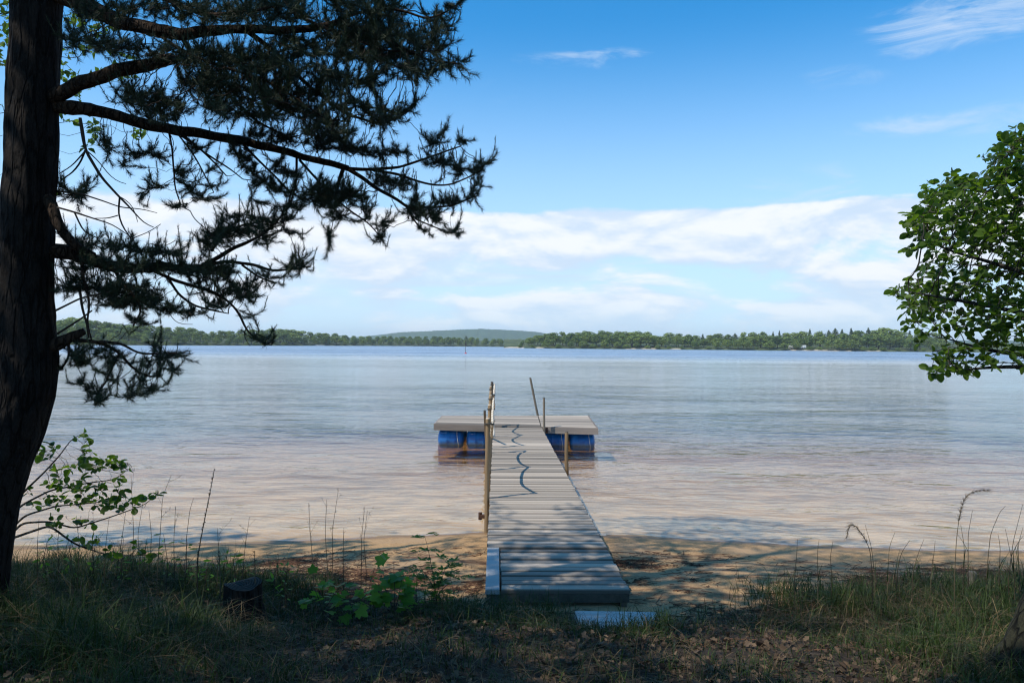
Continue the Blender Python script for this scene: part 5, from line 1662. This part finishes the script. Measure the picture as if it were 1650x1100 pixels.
def shore_land(name, label, stations, back, rise, sandy):
    """stations: (u, distance) of the waterline seen in the photograph."""
    us = np.arange(stations[0][0], stations[-1][0] + 1, 6.0)
    D = np.interp(us, [s[0] for s in stations], [s[1] for s in stations])
    prof = [(-3, -1.2), (0, -0.05), (2.5, 0.5), (8, 1.4), (25, 2.6), (70, 2.6 + rise * 0.5), (back * 0.6, 2.6 + rise), (back, 2.0), (back + 8, -2.0)]
    rows = []
    sd = np.zeros((len(us), len(prof)))
    for k, (off, z) in enumerate(prof):
        p = np.array([at(u, HZ(u), d + off) for u, d in zip(us, D)])
        p[:, 2] = z + (0.4 * vnoise(us * 0.11, us * 0 + k, 7) if z > 0 else 0)
        p[:, 1] += 1.5 * vnoise(us * 0.13, us * 0, 3)
        rows.append(p)
        for (a, b, w) in sandy:
            sd[:, k] = np.maximum(sd[:, k], w * np.clip(np.minimum(us - a, b - us) / 6 + 0.5, 0, 1) * (1.0 if off < 3 else 0.0))
    V = np.stack(rows, 1)
    n, k = V.shape[:2]
    i_, j_ = np.meshgrid(np.arange(n - 1), np.arange(k - 1), indexing='ij')
    F = np.stack([i_ * k + j_, (i_ + 1) * k + j_, (i_ + 1) * k + j_ + 1, i_ * k + j_ + 1], -1).reshape(-1, 4)
    o = mesh_np(name, V.reshape(-1, 3), [F], M['far_ground'], None, True, {'sandy': sd.ravel()})
    tag(o, label, None, None, 'structure')
    return us, D


SL = [(-420, 430), (60, 450), (200, 480), (300, 520), (420, 600), (520, 720), (640, 860), (760, 900), (850, 930), (940, 960)]
SR = [(812, 600), (840, 588), (900, 580), (1000, 575), (1140, 580), (1300, 570), (1480, 560), (1650, 540), (2050, 500)]
shore_land('far_shore', 'wooded far shore on the left half of the lake', SL, 150, 5, [(100, 110, 0.5), (860, 950, 0.3), (290, 330, 0.4)])
shore_land('far_shore', 'wooded point on the right of the far shore', SR, 170, 5,
           [(812, 845, 1.0), (862, 884, 1.0), (1008, 1060, 0.95), (1078, 1100, 0.9), (1120, 1150, 0.5), (1268, 1372, 1.0), (1380, 1420, 0.8)])


def far_tree(kind, seed):
    rng = np.random.default_rng(seed)
    Vs, Fq, rnds, mi = [], [], [], []
    n0 = 0
    # trunk with a few limbs (unit height)
    mb = MB()
    mb.tube([(0, 0, -0.04), (0.005, 0, 0.2), (0.012, 0.004, 0.5), (0.01, 0.0, 0.85)], [0.022, 0.017, 0.012, 0.003], 6, False, 0.3)
    if kind == 'broad':
        for _ in range(5):
            a = rng.uniform(0, 6.28); z0 = rng.uniform(0.25, 0.5)
            mb.tube([(0, 0, z0), (0.12 * math.cos(a), 0.12 * math.sin(a), z0 + 0.12), (0.2 * math.cos(a), 0.2 * math.sin(a), z0 + 0.25)], [0.009, 0.006, 0.002], 5, False, 0.3)
    tv = np.vstack(mb.v); tf = np.vstack(mb.f[4])
    nq = 0
    cs, ns_, ss, rs = [], [], [], []
    if kind == 'broad' or kind == 'bush':
        wx = rng.uniform(0.24, 0.36) if kind == 'broad' else 0.62
        zlo, zhi = (rng.uniform(0.10, 0.25), 0.93) if kind == 'broad' else (0.05, 0.8)
        nl = rng.integers(13, 19)
        for k in range(nl):
            t = (k + rng.random()) / nl
            zc = zlo + 0.09 + (zhi - zlo - 0.14) * t
            wid = wx * math.sin(math.pi * (0.16 + 0.80 * t) ** 0.85) * 1.0
            a = k * 2.4 + rng.uniform(-0.5, 0.5)
            rr__ = wid * rng.uniform(0.35, 0.85)
            c = np.array([rr__ * math.cos(a), rr__ * math.sin(a), zc])
            R = rng.uniform(0.10, 0.165) * (1.0 if kind == 'broad' else 1.7)
            m_ = int(75 * (R / 0.13) ** 2)
            d = unit(rng.normal(size=(m_, 3)) + np.array([0, 0, 0.15]))
            cs.append(c + d * R * rng.uniform(0.75, 1.08, (m_, 1)) * np.array([1, 1, 0.82]))
            ns_.append(unit(d + rng.normal(0, 0.55, d.shape)))
            ss.append(rng.uniform(0.020, 0.040, m_)); rs.append(np.clip(rng.normal(0.45 + rng.uniform(-0.25, 0.25), 0.18, m_), 0, 1))
    else:
        levels = 15
        for k in range(levels):
            t = k / (levels - 1)
            zc = 0.16 + 0.80 * t
            wid = (0.17 if kind == 'spruce' else 0.15) * (1 - t) ** 0.8 + 0.012
            if kind == 'pine':
                if t < 0.4:
                    continue
                wid = 0.16 * math.sin(math.pi * (0.25 + 0.72 * (t - 0.4) / 0.6)) + 0.02
            m_ = int(20 + 330 * wid)
            a = rng.uniform(0, 6.28, m_)
            r_ = wid * np.sqrt(rng.random(m_)) * (1 + 0.25 * np.sin(a * 5 + k))
            cs.append(np.stack([r_ * np.cos(a), r_ * np.sin(a), zc - r_ * 0.35 + rng.normal(0, 0.012, m_)], 1))
            ns_.append(unit(np.stack([np.cos(a), np.sin(a), np.full(m_, 0.6)], 1) + rng.normal(0, 0.5, (m_, 3))))
            ss.append(rng.uniform(0.018, 0.034, m_)); rs.append(np.clip(rng.normal(0.45, 0.2, m_), 0, 1))
    c = np.vstack(cs); nn_ = np.vstack(ns_); s = np.concatenate(ss); r = np.concatenate(rs)
    a, b = perp(nn_)
    ph = rng.random(len(c)) * 6.28
    a2 = a * np.cos(ph)[:, None] + b * np.sin(ph)[:, None]; b2 = np.cross(nn_, a2)
    q = np.stack([c - a2 * s[:, None], c - b2 * s[:, None] * 0.8, c + a2 * s[:, None], c + b2 * s[:, None] * 0.8], 1).reshape(-1, 3)
    qf = np.arange(len(q)).reshape(-1, 4) + len(tv)
    V = np.vstack([tv, q]); F = np.vstack([tf, qf])
    mi = np.concatenate([np.zeros(len(tf)), np.ones(len(qf))])
    rn = np.concatenate([np.full(len(tv), 0.3), np.repeat(r, 4)])
    return V, F, mi, rn


protos = {}
for kind, cnt in (('broad', 7), ('spruce', 2), ('pine', 2), ('bush', 2)):
    protos[kind] = [far_tree(kind, 500 + 13 * k + len(kind)) for k in range(cnt)]
proto_mesh = {}
rt = np.random.default_rng(4242)
KIND_NAME = {'broad': ('broadleaf_tree', 'rounded green broadleaf tree'), 'spruce': ('spruce_tree', 'dark pointed spruce'), 'pine': ('far_pine_tree', 'slim dark pine'), 'bush': ('shore_bush', 'low pale bush at the waterline')}


def place_tree(u, D, height, kind, where, width=1.0):
    k = int(rt.integers(len(protos[kind])))
    nm, lb = KIND_NAME[kind]
    p = at(u, HZ(u), D)
    label = f'{lb} {where}'
    if (kind, k) not in proto_mesh:
        V, F, mi, rn = protos[kind][k]
        o = mesh_np(nm, V, [F], [M['grey_bark'], M['far_leaf'] if kind in ('broad', 'bush') else M['far_needle']], None, False, {'rnd': rn}, mi)
        proto_mesh[(kind, k)] = o
    else:
        o = proto_mesh[(kind, k)].copy()
        COL.objects.link(o)
        o.name = nm
    tag(o, label, 'bush' if kind == 'bush' else 'tree', {'broad': 'broadleaf trees ', 'spruce': 'spruces ', 'pine': 'slim pines ', 'bush': 'bushes '}[kind] + where)
    return o, p, height * width, height


def land_z(off, rise=5):
    return float(np.interp(off, [-3, 0, 2.5, 8, 25, 70, 100], [-1.2, -0.05, 0.5, 1.4, 2.6, 5.1, 7.6]))


topL = [(-420, 508), (90, 512), (130, 511), (180, 517), (230, 522), (292, 524), (325, 533), (350, 532), (420, 530), (455, 527), (489, 533), (533, 536), (581, 540), (630, 541), (702, 541), (751, 542), (800, 545), (860, 545), (940, 546)]
topR = [(830, 553), (845, 547), (857, 540), (870, 537), (885, 536), (898, 533), (918, 534), (931, 536), (944, 529.5), (957, 536), (972, 530), (985, 532), (1003, 533), (1020, 535), (1029, 532), (1040, 533), (1051, 537), (1062, 543), (1075, 535),
        (1101, 535), (1114, 539), (1127, 538), (1149, 537), (1165, 538), (1198, 534.5), (1232, 533), (1278, 534.5), (1306, 531), (1347, 530), (1373, 529), (1426, 526.5), (1451, 530), (1485, 534), (1650, 534), (2050, 530)]


def wood(stations, tops, u0, u1, rows, where, conif, step_m):
    tu, tv_ = [t[0] for t in tops], [t[1] for t in tops]
    su, sdist = [s[0] for s in stations], [s[1] for s in stations]
    for off, f0, f1, stp in rows:
        u = u0 + rt.uniform(0, 4)
        while u < u1:
            D = float(np.interp(u, su, sdist)) + off + rt.uniform(-2, 2)
            zg = land_z(off)
            tv__ = float(np.interp(u, tu, tv_))
            H_ = CAM_H + (HZ(u) - tv__) * D / FPX - zg
            hgt__ = max(2.0, H_ * rt.uniform(f0, f1))
            kd = 'broad'
            if rt.random() < conif and off > 15:
                kd = 'spruce' if rt.random() < 0.5 else 'pine'
                hgt__ *= 1.05
            if off < 4.5:
                kd = 'bush' if rt.random() < 0.55 else 'broad'
                if kd == 'bush':
                    hgt__ = rt.uniform(2.2, 4.2)
            o, p, sx, sz_ = place_tree(u, D, hgt__, kd, where, rt.uniform(0.75, 1.35))
            o.location = (p[0], p[1], zg - 0.1)
            wd_ = sx * (1.65 if kd == 'broad' else 1.25)
            o.scale = (wd_, wd_, sz_)
            o.rotation_euler = (0, 0, rt.uniform(0, 6.28))
            u += stp * rt.uniform(0.75, 1.25) * FPX / D


wood(SL, topL, 70, 470, [(3, 0.4, 0.55, 7.5), (12, 0.62, 0.82, 8.5), (34, 0.92, 1.05, 7.5)], 'in the wood on the left far shore', 0.0, 7)
wood(SL, topL, 470, 862, [(5, 0.6, 0.85, 9.5), (24, 0.92, 1.05, 8.5)], 'in the low wood across the lake', 0.04, 8)
wood(SR, topR, 838, 1118, [(3.5, 0.35, 0.5, 9), (12, 0.70, 0.90, 7.5), (26, 0.92, 1.06, 6.5)], 'on the wooded point beyond the raft', 0.06, 7)
wood(SR, topR, 1118, 1520, [(3.5, 0.4, 0.6, 9), (14, 0.62, 0.8, 8), (40, 0.92, 1.06, 7)], 'in the wood on the right far shore', 0.30, 7)

# far wooded hill
m, T = mat('hill_forest'); M['hill'] = m
pos = T.n('ShaderNodeNewGeometry').outputs['Position']
c = T.mix(T.smooth(T.noise(pos, 0.05, 5.0, 0.7), 0.35, 0.65), (0.028, 0.058, 0.026), (0.065, 0.11, 0.045))
finish(T, principled(T, c, 0.95))
hu = np.arange(-500, 2200, 1.5)
HD = 3200.0
hp = [(-500, 552), (300, 551), (560, 544), (600, 541), (620, 538.5), (645, 535.5), (680, 534), (715, 532.5), (745, 531), (775, 530), (800, 531), (830, 532.5), (860, 534.5), (885, 538), (905, 542), (930, 545), (1000, 545), (1045, 541), (1070, 542), (1120, 545), (1400, 548), (2200, 550)]
tv_ = np.interp(hu, [a for a, _ in hp], [b for _, b in hp])
rows = []
for off, f in ((-500, -0.02), (-420, 0.10), (-330, 0.3), (-240, 0.52), (-150, 0.75), (-70, 0.92), (0, 1.0), (120, 0.9), (500, 0.0)):
    p = np.array([at(u, HZ(u), HD + off) for u in hu])
    H_ = CAM_H + (HZ(hu) - tv_) * HD / FPX
    p[:, 2] = np.maximum(H_, 0) * f + (3.5 * np.abs(vnoise(hu * 0.45, hu * 0 + off * 0.03, 12, 3)) if f > 0 else -4)
    rows.append(p)
V = np.stack(rows, 1); n, k = V.shape[:2]
i_, j_ = np.meshgrid(np.arange(n - 1), np.arange(k - 1), indexing='ij')
F = np.stack([i_ * k + j_, (i_ + 1) * k + j_, (i_ + 1) * k + j_ + 1, i_ * k + j_ + 1], -1).reshape(-1, 4)
tag(mesh_np('hill', V.reshape(-1, 3), [F], M['hill'], None, True), 'low wooded hill far beyond the lake', None, None, 'structure')

# channel marker, boats and caravans far out
b = on_z(750.4, 569.5, 0.0)
mk = thing('channel_marker', 'thin dark pole with a red float standing far out on the lake', 'marker', tuple(b))
mb = MB(); mb.tube([(b[0], b[1], -1.5), (b[0] - 0.05, b[1], 3.6)], [0.07, 0.05], 8); mb.build('pole', M['dark'], mk)
mb = MB(); mb.tube([(b[0], b[1], -0.35), (b[0], b[1], -0.2), (b[0], b[1], 0.15), (b[0], b[1], 0.3)], [0.15, 0.32, 0.32, 0.12], 14); mb.build('float', M['red'], mk, True)
mb = MB(); mb.tube([(b[0] - 0.03, b[1], 2.2), (b[0] - 0.035, b[1], 2.9)], [0.17, 0.17], 8); mb.build('topmark', M['dark'], mk)


def boat(u, D, label, L_=4.6):
    p = at(u, HZ(u), D)
    o = thing('boat', label, 'boat', (p[0], p[1], 0))
    st = np.linspace(-1, 1, 9)
    V, F = [], []
    for s_ in st:
        w = 0.8 * (1 - max(0, s_) ** 2.2 * 0.95) ; h = 0.62 + 0.22 * max(0, s_) ** 2
        for a_, z_ in ((-1.0, h), (-0.75, 0.1), (0, -0.15), (0.75, 0.1), (1.0, h)):
            V.append((p[0] + s_ * L_ / 2, p[1] + a_ * w, z_))
    for i in range(8):
        for j in range(4):
            F.append([i * 5 + j, i * 5 + j + 1, (i + 1) * 5 + j + 1, (i + 1) * 5 + j])
    mb = MB(); mb.add(V, [F])
    mb.add([V[0], V[1], V[2], V[3], V[4]], [[[0, 1, 2, 3, 4]]])
    mb.build('hull', M['white'], o)
    mb = MB(); mb.box((p[0] - 0.2, p[1], 0.75), (1.3, 1.1, 0.7), 0, 0, 0.05); mb.build('cabin', M['white'], o)
    mb = MB(); mb.box((p[0] - 0.2, p[1] - 0.57, 0.85), (1.0, 0.02, 0.3), 0); mb.build('window', M['glass'], o)


boat(511, 690, 'small white boat moored under the trees of the left far shore, first of two')
boat(518, 694, 'small white boat moored beside the other one, nearer to the middle of the lake', 5.4)


def caravan(u, D, label, L_=5.0):
    p = at(u, HZ(u), D)
    zg = land_z(D - 571) + 0.5
    o = thing('caravan', label, 'caravan', (p[0], p[1], zg))
    mb = MB(); mb.box((p[0], p[1], zg + 1.25), (L_, 2.2, 2.0), 0, 0.1, 0.25); mb.build('body', M['white'], o)
    mb = MB(); mb.box((p[0] - 0.6, p[1] - 1.13, zg + 1.5), (1.5, 0.05, 0.6), 0, 0.1); mb.build('window', M['glass'], o)
    mb = MB(); mb.box((p[0] + 1.2, p[1] - 1.13, zg + 1.1), (0.7, 0.05, 1.6), 0, 0.1); mb.build('door', M['white'], o)
    for s_ in (-0.25, 0.25):
        mb = MB(); mb.tube([(p[0] + s_, p[1] - 1.12, zg + 0.3), (p[0] + s_, p[1] - 0.9, zg + 0.3)], 0.3, 14); mb.build('wheel', M['dark'], o)


caravan(1274, 578, 'white caravan standing alone among the trees of the right far shore', 3.4)
caravan(1292, 580, 'longer white caravan among the trees of the right far shore', 6.0)

# ------------------------------------------------------------------ air between here and the far shore
m, T = mat('haze_air'); M['haze'] = m
vol = T.n('ShaderNodeVolumePrincipled')
T.put(vol, 'Color', (0.80, 0.90, 1.0)); T.put(vol, 'Density', 0.00015); T.put(vol, 'Anisotropy', 0.2)
o_ = T.n('ShaderNodeOutputMaterial'); T.put(o_, 'Volume', vol)
hx0, hx1, hy0, hy1, hz0, hz1 = -6500.0, 6500.0, -410.0, 5200.0, -75.0, 80.0
hv = [(hx0, hy0, hz0), (hx1, hy0, hz0), (hx1, hy1, hz0), (hx0, hy1, hz0), (hx0, hy0, hz1), (hx1, hy0, hz1), (hx1, hy1, hz1), (hx0, hy1, hz1)]
haze = mesh_np('haze', hv, np.array([[0, 3, 2, 1], [4, 5, 6, 7], [0, 1, 5, 4], [1, 2, 6, 5], [2, 3, 7, 6], [3, 0, 4, 7]]), M['haze'])
tag(haze, None, None, None, 'stuff')
